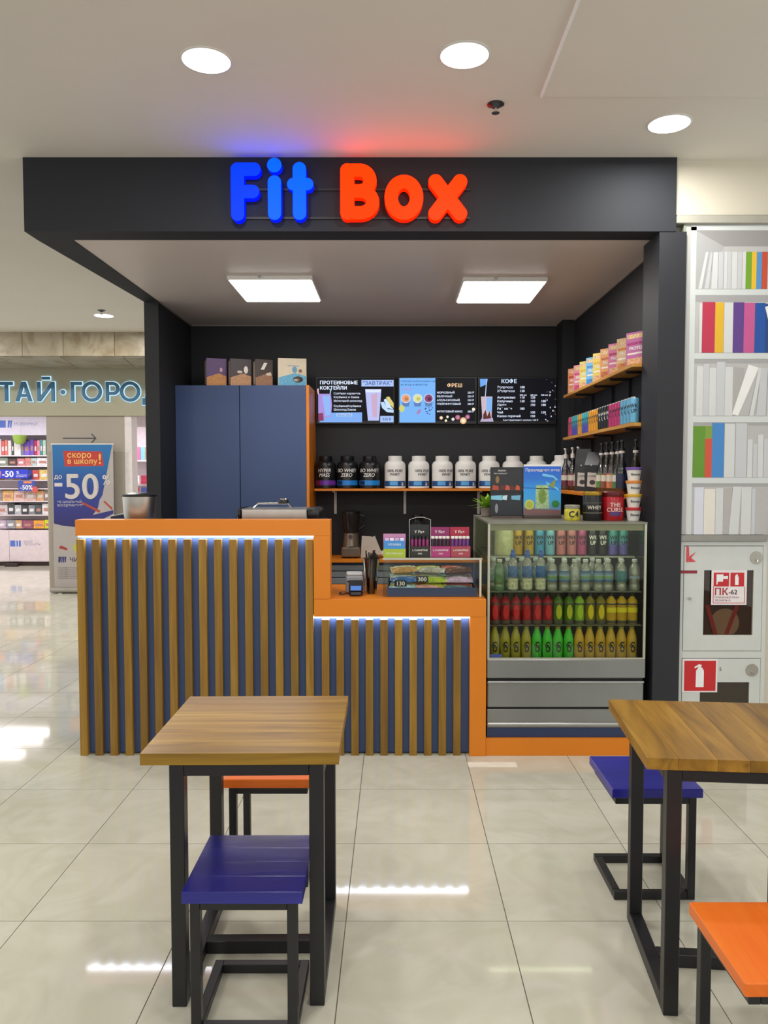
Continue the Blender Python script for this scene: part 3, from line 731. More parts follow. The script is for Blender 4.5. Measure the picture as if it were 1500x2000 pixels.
# cartons on the glass case
t = thing('bar_carton', 'open carton of bars in pink, blue and lime on the glass case', 'box', (-.002, 4.60, 1.167), 0, 'display cartons on the glass case')
obj('carton', G().box(-.066, .066, -.03, .05, 0, .052, .001), paint('#a3b834', .4), t)
obj('carton_band', G().box(-.062, .062, -.028, .048, .052, .102, .001), paint('#3f8fd6', .4), t)
obj('carton_back', G().box(-.068, .068, .048, .052, .05, .138, .001), paint('#b884a8', .4), t)
for k in range(4): obj('bar_end', G().box(-.058+.03*k, -.032+.03*k, -.027, .045, .10, .112, .002), paint(['#c7b2dd', '#e6dcea', '#bfa6cc', '#d6d6ee'][k], .4), t)
text('carton_text', 'PROTEIN BAR', .016, WHITE, t, (0, -.0305, .02)); text('carton_text', 'VITAMIN', .02, WHITE, t, (0, -.0285, .072))
def ampoules(label, x, y, back, front, cap, tube_c, frame):
    t = thing('ampoule_stand', label, 'display stand', (x, y, 1.167), 0, 'display cartons on the glass case')
    wd = .118
    obj('front_tray', G().box(-wd/2, wd/2, -.04, .04, 0, .062, .001), paint(front, .35), t)
    obj('header_card', G().box(-wd/2, wd/2, .038, .042, .06, .19 if frame else .175, .001), paint(back, .35), t)
    for k in range(5):
        a = obj('ampoule', G().lathe([(.009, .062), (.009, .1), (.006, .108)], 10, (-.046+.023*k, .0, 0)), paint(tube_c, .25), t)
        obj('ampoule_cap', G().lathe([(.0105, .108), (.0105, .122)], 10, (-.046+.023*k, 0, 0)), paint(cap, .3), a)
    if frame:
        obj('acrylic_frame', G().tube([(-.064, -.04, 0), (-.064, -.04, .225), (-.02, -.04, .24), (.02, -.04, .24), (.064, -.04, .225), (.064, -.04, 0)], .002, 6), paint('#c8ccc8', .2), t)
    text('stand_text', 'L-CARNITINE', .015, WHITE, t, (0, -.041, .035), bold=.02); text('stand_text', '5000', .013, WHITE, t, (0, -.041, .015))
    text('header_text', 'Y Fit+', .024, WHITE, t, (0, .0375, .138), bold=.02)
    return t
ampoules('black ampoule display in a clear acrylic arch on the glass case', .152, 4.66, '#1f2224', '#2a2620', '#191a1c', '#8a2766', True)
ampoules('magenta ampoule display with white caps beside the acrylic arch', .277, 4.66, '#8d2465', '#a83672', '#eeeae6', '#20262a', False)
ampoules('crimson and purple ampoule display nearest the fridge', .398, 4.66, '#a62340', '#a5434e', '#eeeae6', '#5a3480', False)

# high counter: steel hopper and grill
hp = thing('steel_hopper', 'brushed steel bucket with a black rim on the high counter', 'container', (-1.582, 4.76, 1.281))
obj('bucket', G().lathe([(.066, 0), (.074, .02), (.094, .13), (.102, .25)], 32), STEEL, hp)
obj('rim', G().lathe([(.106, .247), (.108, .25), (.108, .258), (.09, .266), (.04, .272)], 32), DARK, hp)
gr = thing('panini_grill', 'stainless contact grill with a lift handle on the counter before the tall cabinet', 'grill', (-.735, 4.83, 1.281))
obj('body', G().box(-.24, .30, -.08, .2, 0, .10, .008), DARK, gr)
obj('steel_lid', G().box(-.215, .19, -.085, .2, .10, .172, .006), STEEL, gr)
for x0, x1 in ((-.245, -.216), (.19, .27)): obj('end_cap', G().box(x0, x1, -.08, .2, .10, .175, .02, seg=2), DARK, gr)
obj('handle', G().tube([(-.16, .03, .17), (-.13, .03, .20), (.06, .03, .20), (.08, .03, .17)], .006), CHROME, gr)
obj('knob', G().lathe([(.03, .2), (.036, .205), (.034, .222), (.02, .228)], 20, (.03, .03, 0)), DARK, gr)
obj('knob_cap', G().lathe([(.024, .226), (.02, .232)], 16, (.03, .03, 0)), CHROME, gr)
mf = thing('menu_folder', 'dark navy folder with a white edge leaning on the counter beside the steel bucket', 'folder', (-1.695, 4.9, 1.2815))
obj('cover', G().prism([(-.12, 0), (.10, 0), (.10, .155), (-.12, .115)], 0, .008), paint('#1f2a44', .5), mf)
obj('page_edge', G().prism([(-.12, .115), (.10, .155), (.10, .16), (-.12, .12)], 0, .008), WHITE, mf)

# ------------------------------------------------------------------ drinks fridge
FX0, FX1, FY0, FY1, FZ = .548, 1.476, 4.49, 5.32, .102
fr = thing('drinks_fridge', 'grey glass-fronted drinks fridge standing on the orange plinth', 'fridge', (0, 0, 0))
def F(name, g, m, **k): return obj(name, g, m, fr, **k)
F('base_strip', G().box(FX0, FX1, 4.5, FY1, FZ, .158), paint('#27365c', .4))
F('body', G().box(FX0+.005, FX1-.005, 4.56, FY1, .158, .55), paint('#4a4d4e', .5))
F('lower_grille', G().box(FX0, FX1, 4.50, 4.56, .158, .272, .004), GREYMETAL)
F('grille_ridge', G().box(FX0, FX1, 4.488, 4.50, .172, .192, .005), paint('#b9bcbc', .3, .7))
F('middle_panel', G().box(FX0, FX1, 4.496, 4.56, .282, .44, .006), GREYMETAL)
F('panel_lip', G().box(FX0, FX1, 4.488, 4.498, .43, .442, .003), paint('#b9bcbc', .3, .7))
F('front_apron', G().box(FX0-.004, FX1+.004, 4.484, 4.54, .462, .574, .004), GREYMETAL)
F('shadow_gap', G().box(FX0+.004, FX1-.004, 4.51, 4.56, .44, .462), DARK)
F('well_floor', G().box(FX0, FX1, 4.5, FY1, .548, .554), paint('#6d6f68', .4))
F('back_panel', G().box(FX0, FX1, FY1-.02, FY1, .55, 1.372), paint('#c9c9ba', .45))
F('top_panel', G().box(FX0-.004, FX1+.004, 4.486, FY1, 1.374, 1.385), paint('#7f7e72', .35, .3))
F('front_glass', G().box(FX0+.012, FX1-.012, 4.492, 4.497, .575, 1.373), FRIDGEGLASS)
F('side_glass', G().box(FX0, FX0+.005, 4.50, FY1-.02, .555, 1.373), FRIDGEGLASS)
F('side_glass', G().box(FX1-.005, FX1, 4.50, FY1-.02, .555, 1.373), FRIDGEGLASS)
fe = paint('#b7b6a6', .35, .4)
for x0, x1 in ((FX0-.002, FX0+.011), (FX1-.011, FX1+.002)): F('frame_post', G().box(x0, x1, 4.487, 4.50, .575, 1.374), fe)
F('frame_bar', G().box(FX0+.011, FX1-.011, 4.487, 4.492, .575, .583), fe)
F('lamp_strip', G().box(FX0+.03, FX1-.03, 4.54, 4.57, 1.362, 1.373), glow('#f4ffe8', 10, True))
F('lamp_lip', G().box(FX0+.012, FX1-.012, 4.502, 4.51, 1.335, 1.374), paint('#a9a798', .4))  # lip added to keep the bright lamp strip out of sight
SHZ = (.768, .968)
for z in SHZ: F('shelf', G().box(FX0+.008, FX1-.008, 4.535, FY1-.03, z-.004, z), clear('shelf_glass', '#f2f6f0', .05, milk=.12))
F('shelf', G().box(FX0+.008, FX1-.008, 4.685, FY1-.03, 1.156, 1.164), clear('shelf_glass', '#f2f6f0', .05, milk=.12))
F('shelf_edge', G().box(FX0+.008, FX1-.008, 4.678, 4.685, 1.156, 1.165), paint('#a9aba0', .3))
F('sticker', G().box(FX0+.016, FX0+.085, 4.4905, 4.492, .585, .603), paint('#34488a', .4))

def PX(p): return min(.551+(p-950)*.003081, 1.437)
CANB = G().lathe([(.024, 0), (.029, .006), (.029, .146), (.026, .156), (.0245, .158)], 20).mesh()
CANR = G().lathe([(.0255, .157), (.0255, .163), (.022, .161)], 20).mesh()
TAB = G().box(-.008, .008, -.012, .012, .162, .165, .001).mesh()
def canmat(c1, c2=None):
    if c2: 
        k = ('cg', c1, c2)
        if k not in MATS: MATS[k] = gradient('can_gradient', (c2, c2, c1, c1), 0, .158, .3)
        return MATS[k]
    return paint(c1, .3, .2, var=.03)
def can(label, loc, mat, ink, group, words='WK\nUP', sc=1.0):
    t = thing('drink_can', label, 'can', loc, 0, group); t.scale = (sc, sc, sc)
    obj('body', CANB, mat, t); obj('rim', CANR, STEEL, t); obj('pull_tab', TAB, paint('#1c1c1e' if ink != 'w' else '#e8e8e8', .4), t)
    if words: text('can_text', words, .034, {'w': WHITE, 'k': INK}[ink], t, None, wrap=(.0294, .095, 0), bold=.03, sx=.85)
    return t
cols = [('golden yellow', '#b08a1c', None, 'k'), ('golden yellow', '#b3911c', None, 'k'), ('bright blue', '#3f8fb8', None, 'k'), ('pale blue', '#6fa9c0', None, 'k'), ('salmon pink', '#bb6f74', None, 'k'), ('salmon pink', '#b9757a', None, 'k'), ('magenta', '#a8497a', None, 'k'), ('black', '#25252a', None, 'w'), ('black', '#25252a', None, 'w'), ('teal and violet', '#3a9a9c', '#5d54a4', 'k'), ('teal and violet', '#3fa0a0', '#5d54a4', 'k')]
pxs = [1018.6, 1041, 1062, 1083, 1104.6, 1126, 1146.6, 1167.5, 1188, 1209, 1230]
seen = {}
for (nm, c, c2, ink), p in zip(cols, pxs):
    seen[nm] = seen.get(nm, 0)+1
    two = sum(q[0] == nm for q in cols) > 1
    lab = '%s%s drink can on the top fridge shelf' % ((ORD[seen[nm]-1]+' ') if two else '', nm)
    can(lab, (min(.575+(PX(p)-.575)*1.005, 1.44), 4.75, 1.165), canmat(c, c2), ink, 'cans in the fridge', sc=1.04)
t = thing('drinks_jug', 'wide pale yellow drink jar in the corner of the top fridge shelf', 'jar', (PX(985)*4.75/4.6, 4.76, 1.165))
obj('body', G().lathe([(.055, 0), (.06, .01), (.06, .15), (.056, .165)], 24), paint('#b9bb90', .3, var=.12, scale=40), t)
obj('lid', G().lathe([(.059, .165), (.059, .178), (.055, .18)], 24), paint('#8f8f82', .3, .5), t)

def bottle(name, label, loc, bodyg, bodym, capg, capm, cat, group, bands=()):
    t = thing(name, label, cat, loc, 0, group)
    obj('body', bodyg, bodym, t); obj('cap', capg, capm, t)
    for g, m, nm in bands: obj(nm, g, m, t)
    return t
# water row
WB = G().lathe([(.028, 0), (.031, .005), (.031, .035), (.029, .04), (.031, .045), (.031, .125), (.027, .145), (.014, .165), (.013, .172)], 20).mesh()
WC = G().lathe([(.016, .171), (.016, .186), (.014, .188)], 16).mesh()
SB = G().lathe([(.028, 0), (.031, .006), (.030, .04), (.026, .06), (.030, .08), (.031, .15), (.024, .18), (.014, .195), (.014, .20)], 20).mesh()
SC = G().lathe([(.017, .199), (.017, .222), (.012, .225), (.011, .243), (.008, .246)], 16).mesh()
WL = band(.0312, .055, .12).mesh(); WL2 = band(.0316, .075, .088).mesh()
water = [(975, 'green', 'slim clear green soda bottle'), (1001, 'sport', 'clear sport bottle with a blue spout cap'), (1029, 'sport', 'clear sport bottle with a blue spout cap'), (1055, 'sportblue', 'blue-necked sport bottle'),
         (1077, 'blue', 'water bottle with a blue mountain label'), (1101, 'blue', 'water bottle with a blue mountain label'), (1121, 'plain', 'clear unlabelled water bottle'), (1142, 'blue', 'water bottle with a blue mountain label'), (1167, 'blue', 'water bottle with a blue mountain label'), (1186, 'blue', 'water bottle with a blue mountain label'), (1212, 'teal', 'water bottle with a teal label'), (1242, 'pale', 'water bottle with a small pale label')]
cnt = {}
capblue = paint('#3a5fb0', .35)
for p, kind, l in water:
    cnt[l] = cnt.get(l, 0)+1
    if sum(q[2] == l for q in water) > 1: l = l+', %s along the water shelf' % ORD[cnt[l]-1]
    else: l = l+' on the water shelf'
    loc = (PX(p), 4.58, .97)
    if kind == 'green': t = bottle('water_bottle', l, loc, WB, GREENGLASS, WC, paint('#c6c8c0', .4), 'bottle', 'bottles on the water shelf')
    elif kind.startswith('sport'):
        t = bottle('water_bottle', l, loc, SB, PET, SC, capblue, 'bottle', 'bottles on the water shelf', [(band(.0312, .082, .15).mesh(), paint('#4d6fae' if kind == 'sport' else '#2f63a8', .3, var=.4, scale=50), 'label_sleeve'), (band(.0306, .01, .075).mesh(), paint('#c9cdb8', .3, var=.35, scale=90), 'foil_sleeve')])
    else:
        bd = []
        if kind == 'blue': bd = [(WL, gradient('mountain_label', ('#2f5f96', '#8fb3c4', '#2f4f96'), .055, .12, .35) if ('ml',) not in MATS else MATS[('ml',)], 'label_sleeve'), (WL2, paint('#6f9a5a', .4), 'label_stripe')]
        if kind == 'blue' and ('ml',) not in MATS: MATS[('ml',)] = bd[0][1]
        if kind == 'teal': bd = [(WL, paint('#3f7f8c', .35, var=.3, scale=60), 'label_sleeve')]
        if kind == 'pale': bd = [(WL2, paint('#8ea3c4', .35), 'label_sleeve')]
        t = bottle('water_bottle', l, loc, WB, PET, WC, paint('#c3cbd0', .4), 'bottle', 'bottles on the water shelf', bd)
for k in range(10):
    bottle('water_bottle', 'clear water bottle half hidden in the back row of the water shelf', (.60+.086*k, 4.652, .97), WB, PET, WC, paint('#c3cbd0', .4), 'bottle', 'bottles on the water shelf', [(WL, paint('#8fb0b8', .35, var=.3, scale=60), 'label_sleeve')])
# juice row
JB = G().lathe([(.026, 0), (.029, .006), (.029, .05), (.0275, .09), (.029, .125), (.026, .143), (.014, .158), (.012, .168)], 20).mesh()
JC = G().lathe([(.0145, .166), (.0145, .183), (.012, .186)], 14).mesh()
JN = band(.0293, .116, .125, -1.5, 1.5).mesh(); JF = band(.0293, .004, .022, -1.5, 1.5).mesh()
def leaf():
    g = G(); b = g.b; a_ = []
    for i in range(14):
        q = 2*PI*i/14; ang = .55*math.cos(q)*abs(math.cos(q))**.2; z = .075+.045*math.sin(q)
        a_.append(b.verts.new((.0302*math.sin(ang), -.0302*math.cos(ang), z)))
    c_ = b.verts.new((0, -.0305, .075))
    for i in range(14): b.faces.new((a_[i], a_[(i+1) % 14], c_))
    return g.mesh()
LEAF = leaf(); YB = band(.0296, .07, .1, -1.2, 1.2).mesh()
blackcap = paint('#1c1c1c', .4); greyband = paint('#4c4a46', .4)
J = [(966+20.6*k, q) for k, q in enumerate(('r', 'r', 'r', 'rr', 'r', 'r', 'g', 'g', 'gg', 'y', 'y', 'o', 'o', 'o'))]
jm = {'r': ('#962030', '#d63640', 'red juice bottle with a glossy red leaf'), 'rr': ('#a01828', '#c22a30', 'bright red juice bottle with its label turned away'), 'g': ('#4c7222', '#bcc830', 'dark green juice bottle with a leaf label'), 'gg': ('#84b432', '#b4d436', 'light green juice bottle with a big leaf'), 'y': ('#7f782a', '#e4d224', 'olive juice bottle with a yellow leaf'), 'o': ('#c8a428', '#ece02c', 'amber juice bottle with a yellow belt')}
cnt = {}
for p, k in J:
    c, lf, l = jm[k]; cnt[k] = cnt.get(k, 0)+1
    lab = l+(', %s of its kind on the fridge shelf' % ORD[cnt[k]-1] if sum(q[1] == k for q in J) > 1 else ' on the juice shelf')
    bd = [(JN, greyband, 'neck_band'), (JF, greyband, 'foot_band')]
    bd.append((YB if k == 'o' else LEAF, paint(lf, .15), 'printed_leaf' if k != 'o' else 'label_belt'))
    bottle('juice_bottle', lab, (PX(p), 4.58, .77), JB, paint(c, .12, var=.12), JC, blackcap, 'bottle', 'bottles on the juice shelf', bd).scale = (1.07, 1.07, 1)
# lemonade row
LB = G().lathe([(.027, 0), (.0305, .006), (.0305, .12), (.026, .145), (.015, .178), (.0135, .184)], 20).mesh()
LCp = G().lathe([(.0155, .183), (.0155, .197), (.013, .199)], 14).mesh()
lm = [('#aba43a', 'pale olive lemonade bottle')]*4+[('#4ccb42', 'bright green lemonade bottle')]*4+[('#d0aa36', 'amber lemonade bottle')]*6
LP = [966+20.6*k for k in range(14)]
cnt = {}
for (c, l), p in zip(lm, LP):
    cnt[l] = cnt.get(l, 0)+1
    t = bottle('lemonade_bottle', '%s, %s of its kind on the fridge floor' % (l, ORD[cnt[l]-1]), (PX(p), 4.58, .556), LB, paint(c, .12, var=.08), LCp, paint('#9a9640', .4), 'bottle', 'lemonade bottles on the fridge floor')
    text('scroll_text', 'S', .085, INK, t, None, wrap=(.031, .05, 0), bold=.01, sx=.8); text('scroll_text', 'W', .04, INK, t, None, wrap=(.0312, .064, 0), bold=.02)
    obj('printed_frame', band(.0309, .046, .049, -.35, .35, 5), INK, t)

# ------------------------------------------------------------------ on top of the fridge
def jar(label, x, y, r, h, body, lidm, lidh, lidr=None):
    t = thing('supplement_jar', label, 'jar', (x, y, 1.386), 0, 'jars on top of the fridge'); lidr = lidr or r*.96
    obj('body', G().lathe([(r*.94, 0), (r, .006), (r, h-lidh-.012), (lidr*.97, h-lidh)], 28), body, t)
    obj('lid', G().lathe([(lidr, h-lidh), (lidr*1.02, h-lidh+.003), (lidr*1.02, h-.004), (lidr*.95, h)], 28), lidm, t)
    return t
t = jar('small yellow jar reading C4 on top of the fridge', 1.078, 4.66, .047, .094, paint('#c2b83a', .3, var=.25, scale=40), paint('#8c8c7a', .4), .022)
text('jar_text', 'C4', .05, INK, t, None, wrap=(.0477, .022, 0), bold=.04)
t = jar('black supplement jar with a gold lid on top of the fridge', 1.198, 4.65, .058, .175, DARK, paint('#b08d2c', .3, .6), .022)
text('jar_text', 'WHEY', .03, paint('#c9c2b0', .4), t, None, wrap=(.0587, .07, 0), bold=.03); obj('label_line', band(.0584, .045, .05), paint('#77705c', .4), t); obj('label_line', band(.0584, .105, .11), paint('#4a4a44', .4), t)
t = jar('glossy red supplement jar with a dark red lid on top of the fridge', 1.325, 4.67, .068, .175, paint('#a51822', .2, var=.06), paint('#5c1218', .3), .03)
text('jar_text', 'THE\nCURSE', .034, paint('#d9b7b0', .4), t, None, wrap=(.0687, .085, 0), bold=.03); obj('jar_print', band(.0684, .03, .055, -.5, .5, 6), paint('#4a2a6a', .4), t)
cupw = G().lathe([(.033, 0), (.034, .003), (.043, .062), (.044, .064)], 24).mesh(); cupl = G().lathe([(.047, .063), (.048, .066), (.048, .078), (.045, .08)], 24).mesh()
for k, (c, nm) in enumerate((('#b3262c', 'red'), ('#d2a52a', 'yellow'), ('#d08232', 'orange'), ('#6e4a9c', 'purple'))):
    t = thing('dessert_cup', 'white dessert cup with a %s lid in the stack on the fridge' % nm, 'cup', (1.437, 4.62, 1.386+.0805*k), 0, 'stacked dessert cups on the fridge')
    obj('cup', cupw, WHITE, t); obj('lid', cupl, paint(c, .35), t); text('cup_text', 'fitness', .022, INK, t, None, wrap=(.0415, .03, 0), bold=.02)
lf = thing('leaflet_holder', 'black leaflet card with a red row and an icy blue row on the fridge top', 'leaflet', (.72, 4.94, 1.386), 0)
obj('backing', G().box(-.105, .105, 0, .004, .008, .325, .0005), paint('#17191d', .4), lf)
for z0, c in ((.175, '#26272b'), (.015, '#1b222b')): poly('leaflet', [(-.1, z0), (.1, z0), (.1, z0+.14), (-.1, z0+.14)], paint(c, .35), lf)
for a, b, c in ((-.095, -.05, '#b0472c'), (-.01, .02, '#c0584a'), (.055, .085, '#c4532a'), (-.045, .05, '#5c2a22')): poly('printed_shape', [(a, .18), (b, .178), (b-.004, .205), (a+.006, .21)], paint(c, .4), lf, -.0007-(.0003 if c != '#5c2a22' else 0))
poly('printed_shape', disc(-.06, .245, .012, .024), paint('#8a6a44', .4), lf, -.0007)
for a, b, c in ((-.1, -.03, '#7fc4dd'), (-.03, .0, '#bfe0ea'), (.03, .085, '#6fb0cc')): poly('printed_shape', [(a, .118), (b, .112), (b+.005, .145), (a, .142)], paint(c, .4), lf, -.0007)
poly('printed_shape', disc(-.065, .06, .01, .03), paint('#8c8a92', .4), lf, -.0007)
text('leaflet_text', 'ENERGY', .014, WHITE, lf, (-.03, -.001, .298)); text('leaflet_text', 'PRE WORKOUT', .012, WHITE, lf, (-.04, -.001, .28))
obj('foot', G().box(-.1, .1, -.015, .03, 0, .01), paint('#5c4a44', .4), lf)
po = thing('poster_stand', 'bright blue poster of a lime mojito in a stand on the fridge top', 'poster', (.945, 4.92, 1.386), 0)
obj('foot', G().box(-.12, .12, -.03, .04, 0, .02, .002), paint('#4c3f3a', .4), po)
obj('sheet', G().box(-.12, .12, 0, .004, .02, .33), gradient('poster_sky', ('#7d6a78', '#3fa0d8', '#2a9ae6', '#1f6fd0', '#1d5fd0'), .02, .33, .3), po)
obj('header_strip', G().box(-.12, .12, 0, .004, .33, .342), WHITE, po)
text('poster_text', 'Прохладное лето', .0255, WHITE, po, (0, -.001, .298), bold=.01)
poly('printed_shape', [(-.045, .06), (.045, .06), (.04, .21), (-.04, .21)], paint('#9db98a', .35, var=.3, scale=60), po); poly('printed_shape', disc(.0, .14, .024, .05), paint('#6f8f3c', .35, var=.3, scale=90), po, -.0007)
poly('printed_shape', disc(-.082, .085, .03, .032), paint('#c9c95a', .35), po, -.0007); poly('printed_shape', disc(-.082, .085, .022, .024), paint('#a9b03c', .35), po, -.0014); poly('printed_shape', disc(.085, .09, .025, .022), paint('#2f7a35', .35), po, -.0007)
poly('printed_shape', [(.04, .21), (.075, .19), (.085, .25)], paint('#8a9440', .35), po, -.0012)
for q in ([(.0, .285), (.07, .272), (.07, .258), (.0, .268)], [(.07, .272), (.1, .245), (.09, .238), (.07, .258)], [(.02, .235), (.10, .19), (.112, .172), (.03, .215)]): poly('printed_shape', q, paint('#6fc4ee', .35), po, -.0004)
poly('printed_shape', [(-.12, .19), (.12, .18), (.12, .186), (-.12, .196)], paint('#2a5fb0', .35), po)
poly('printed_shape', [(-.118, .025), (.118, .025), (.118, .05), (-.118, .062)], paint('#7c5a58', .4), po, -.0002)
pl = thing('potted_plant', 'small pale green plant in a grey pot at the fridge corner', 'plant', (.607, 5.1, 1.386))
obj('pot', G().lathe([(.028, 0), (.032, .004), (.04, .055), (.041, .06), (.036, .058)], 20), paint('#8c8078', .6), pl)
g = G()
for k in range(70):
    a = R.uniform(0, 2*PI); e = R.uniform(.15, 1.3); L_ = R.uniform(.07, .125); wv = .009
    d = Vector((math.cos(a)*math.cos(e), math.sin(a)*math.cos(e), math.sin(e))); sd = Vector((-math.sin(a), math.cos(a), 0))*wv
    b0 = Vector((0, 0, .055))+d*.01; v = [g.b.verts.new(p) for p in (b0-sd*.3, b0+sd*.3, b0+d*L_*.6+sd, b0+d*L_*.6-sd, b0+d*L_-Vector((0, 0, .015)))]
    g.b.faces.new((v[0], v[1], v[2], v[3])); g.b.faces.new((v[3], v[2], v[4]))
fo = obj('foliage', g, paint('#86b02c', .5, var=.3, scale=30), pl); fo['kind'] = 'stuff'

# ------------------------------------------------------------------ side wall shelves
def wshelf(label, x0, z, m, y1, brs, group):
    t = thing('wooden_shelf', label, 'shelf', (0, 0, z), 0, group)
    obj('board', G().box(x0, 1.625, 4.765, y1, -.022, 0, .001), m, t)
    for y in brs:
        obj('bracket', G().box(x0+.02, 1.622, y-.01, y+.01, -.04, -.0225).box(1.605, 1.622, y-.01, y+.01, -.26, -.04), STEELBLACK, t)
    return t
wshelf('upper wooden side shelf carrying the cereal boxes', 1.46, 2.348, SHELFWOOD, 6.69, (4.95, 5.32, 5.74, 6.32), 'shelves on the side wall')
wshelf('lower wooden side shelf carrying the row of cans', 1.46, 1.985, SHELFWOOD, 6.69, (4.95, 5.74, 6.32), 'shelves on the side wall')
wshelf('orange side shelf carrying the syrup bottles', 1.35, 1.535, ORANGE, 6.98, (5.2, 6.6), 'shelves on the side wall')
boxes = [('#b86aa0', 'purple-pink'), ('#d6b48a', 'cream and orange'), ('#d0709c', 'rose pink'), ('#d89a62', 'orange and cream'), ('#dcc65c', 'yellow'), ('#6fb0dc', 'sky blue'), ('#d8cc70', 'pale yellow'), ('#dc8ca0', 'soft pink'), ('#dc8c62', 'peach orange')]
for k, (c, nm) in enumerate(boxes):
    y = 4.88+k*.205
    t = thing('cereal_box', '%s cereal box on the upper wooden side shelf' % nm, 'box', (1.545, y, 2.349), -.95, 'cereal boxes on the side shelf')
    h = .21
    obj('carton', G().box(-.085, .085, -.03, .03, 0, h, .001), paint(c, .4, var=.06), t)
    c2 = ['#a83c78', '#c97c3c', '#a83260', '#b8643a', '#d8a83a', '#3f7fc4', '#d4b03c', '#c04a7c', '#c0462c'][k]
    for z0, z1, cc in ((.13, .15, c2), (.07, .085, '#e8d8d0'), (.17, .2, '#d9b88c'), (.01, .05, c2 if k % 2 else '#d4a47c')):
        poly('printed_band', [(-.075, z0), (.075, z0+.003), (.075, z1), (-.075, z1-.004)], paint(cc, .45, var=.35, scale=70), t, -.03)
    obj('side_print', G().box(.085, .0856, -.028, .028, .004, h-.004), paint('#5f2350' if k == 0 else c2, .5), t)
    text('box_text', 'PROTEIN', .028, WHITE, t, (0, -.0312, .1), bold=.03)
grp = [('light blue', '#62a4c8', None, 'k', 4), ('magenta', '#b8316c', None, 'k', 4), ('black', '#1d1b1e', None, 'w', 4), ('orange', '#d8941c', None, 'k', 4), ('teal-violet', '#2fa0aa', '#4c48a8', 'k', 3), ('amber', '#cf9a2c', None, 'k', 2), ('turquoise-violet', '#2f98a4', '#4c48a8', 'k', 3), ('pink', '#c05068', None, 'k', 2)]
y = 4.84
for nm, c, c2, ink, n in grp:
    for k in range(n):
        t = can('%s slim can, %s of its colour from the pillar on the wooden shelf' % (nm, ORD[k]), (1.502, y, 1.986), canmat(c, c2), ink, 'slim cans on the wooden side shelf', sc=1.0)
        t.rotation_euler = (0, 0, -.45); y += .0685
# syrups and coffee bags on the orange side shelf
SYB = G().lathe([(.034, 0), (.037, .005), (.037, .15), (.03, .185), (.016, .225), (.0135, .27), (.0145, .28)], 20).mesh()
PUMP = G().lathe([(.017, .279), (.018, .283), (.018, .302), (.008, .306), (.008, .335), (.012, .337), (.012, .352)], 14).box(-.008, .008, -.065, 0, .342, .353).mesh()
RING = G().lathe([(.0185, .268), (.0185, .284), (.017, .285)], 14).mesh()
SLB = band(.0372, .035, .135, -1.6, 1.6).mesh(); SLB2 = band(.0374, .08, .125, -1.2, 1.2).mesh()
def syrup(label, y, x, body, low, pump, ring, lab='#d6d3c4'):
    t = thing('syrup_bottle', label, 'bottle', (x, y, 1.536), -.35, 'syrup bottles on the orange side shelf')
    obj('body', SYB, body, t); obj('pump', PUMP, pump, t); obj('neck_ring', RING, ring, t)
    obj('label_lower', SLB, paint(low, .35, var=.35, scale=50), t); obj('label_upper', SLB2, paint(lab, .4, var=.1, scale=60), t)
SYR = clear('syrup_glass', '#b9b58c', .12, .05); SYR2 = clear('cola_glass', '#a9a2a8', .12, .05)
wp = paint('#ddd6d0', .4)
for k, (y, x, low) in enumerate(((6.62, 1.47, '#6b2a3c'), (6.42, 1.485, '#7c3a44'), (6.24, 1.49, '#b97c6c'))):
    syrup('syrup bottle with a white pump, %s from the corner' % ORD[k], y, x, SYR2, low, wp, wp)
for k, (y, x, low) in enumerate(((5.58, 1.50, '#5f8a4c'), (5.46, 1.505, '#8a4a34'), (5.34, 1.51, '#c97c50'), (5.22, 1.515, '#4c7a44'))):
    syrup('clear syrup bottle with a black pump, %s from the coffee bags' % ORD[k], y, x, SYR, low, DARK, wp)
syrup('dark blue syrup bottle with a tall black pump nearest the pillar side', 5.08, 1.50, clear('blue_syrup', '#8fa0b8', .12, .05), '#1b2440', DARK, wp, '#1f2a50')
syrup('pale green syrup bottle with a black pump beside the pillar', 4.95, 1.55, SYR, '#8a9a5c', DARK, wp, '#9aa870')
for k, (y, x, h, a, l) in enumerate(((6.05, 1.485, .33, .04, 'tall upright black coffee bag beside the white-pump syrups'), (5.80, 1.50, .30, .3, 'slumped black coffee bag with a creased top'))):
    t = thing('coffee_bag', l, 'bag', (x, y, 1.536), -.5, 'black coffee bags on the orange side shelf')
    g = G()
    pr = [(-.06, -.035), (.06, -.035), (.06, .035), (-.06, .035)]
    lv = [(0, 1, 1, 0), (.2, 1.0, .95, 0), (h*.8, .98, .55, a*.06), (h, .96, .06, a*.2)]
    rg = [[g.b.verts.new((px_*sx_, py_*sy_+sh_, z_)) for px_, py_ in pr] for z_, sx_, sy_, sh_ in lv]
    for p_, q_ in zip(rg, rg[1:]):
        for i in range(4): g.b.faces.new((p_[i], p_[(i+1) % 4], q_[(i+1) % 4], q_[i]))
    g.b.faces.new(rg[0][::-1]); g.b.faces.new(rg[-1])
    obj('bag', g, paint('#1b1d24', .35), t)
    poly('bag_label', [(-.04, .04), (.036, .03), (.04, .14), (-.036, .145)], paint('#c8c4be', .5), t, -.0362)
    text('bag_text', 'COFFEE', .018, INK, t, (0, -.0372, .11), bold=.02); poly('label_print', disc(0, .07, .022, .018), paint('#3c3a3c', .5), t, -.0369)
    poly('valve', disc(-.01, .2, .006), paint('#b9b9b9', .4), t, -.036)

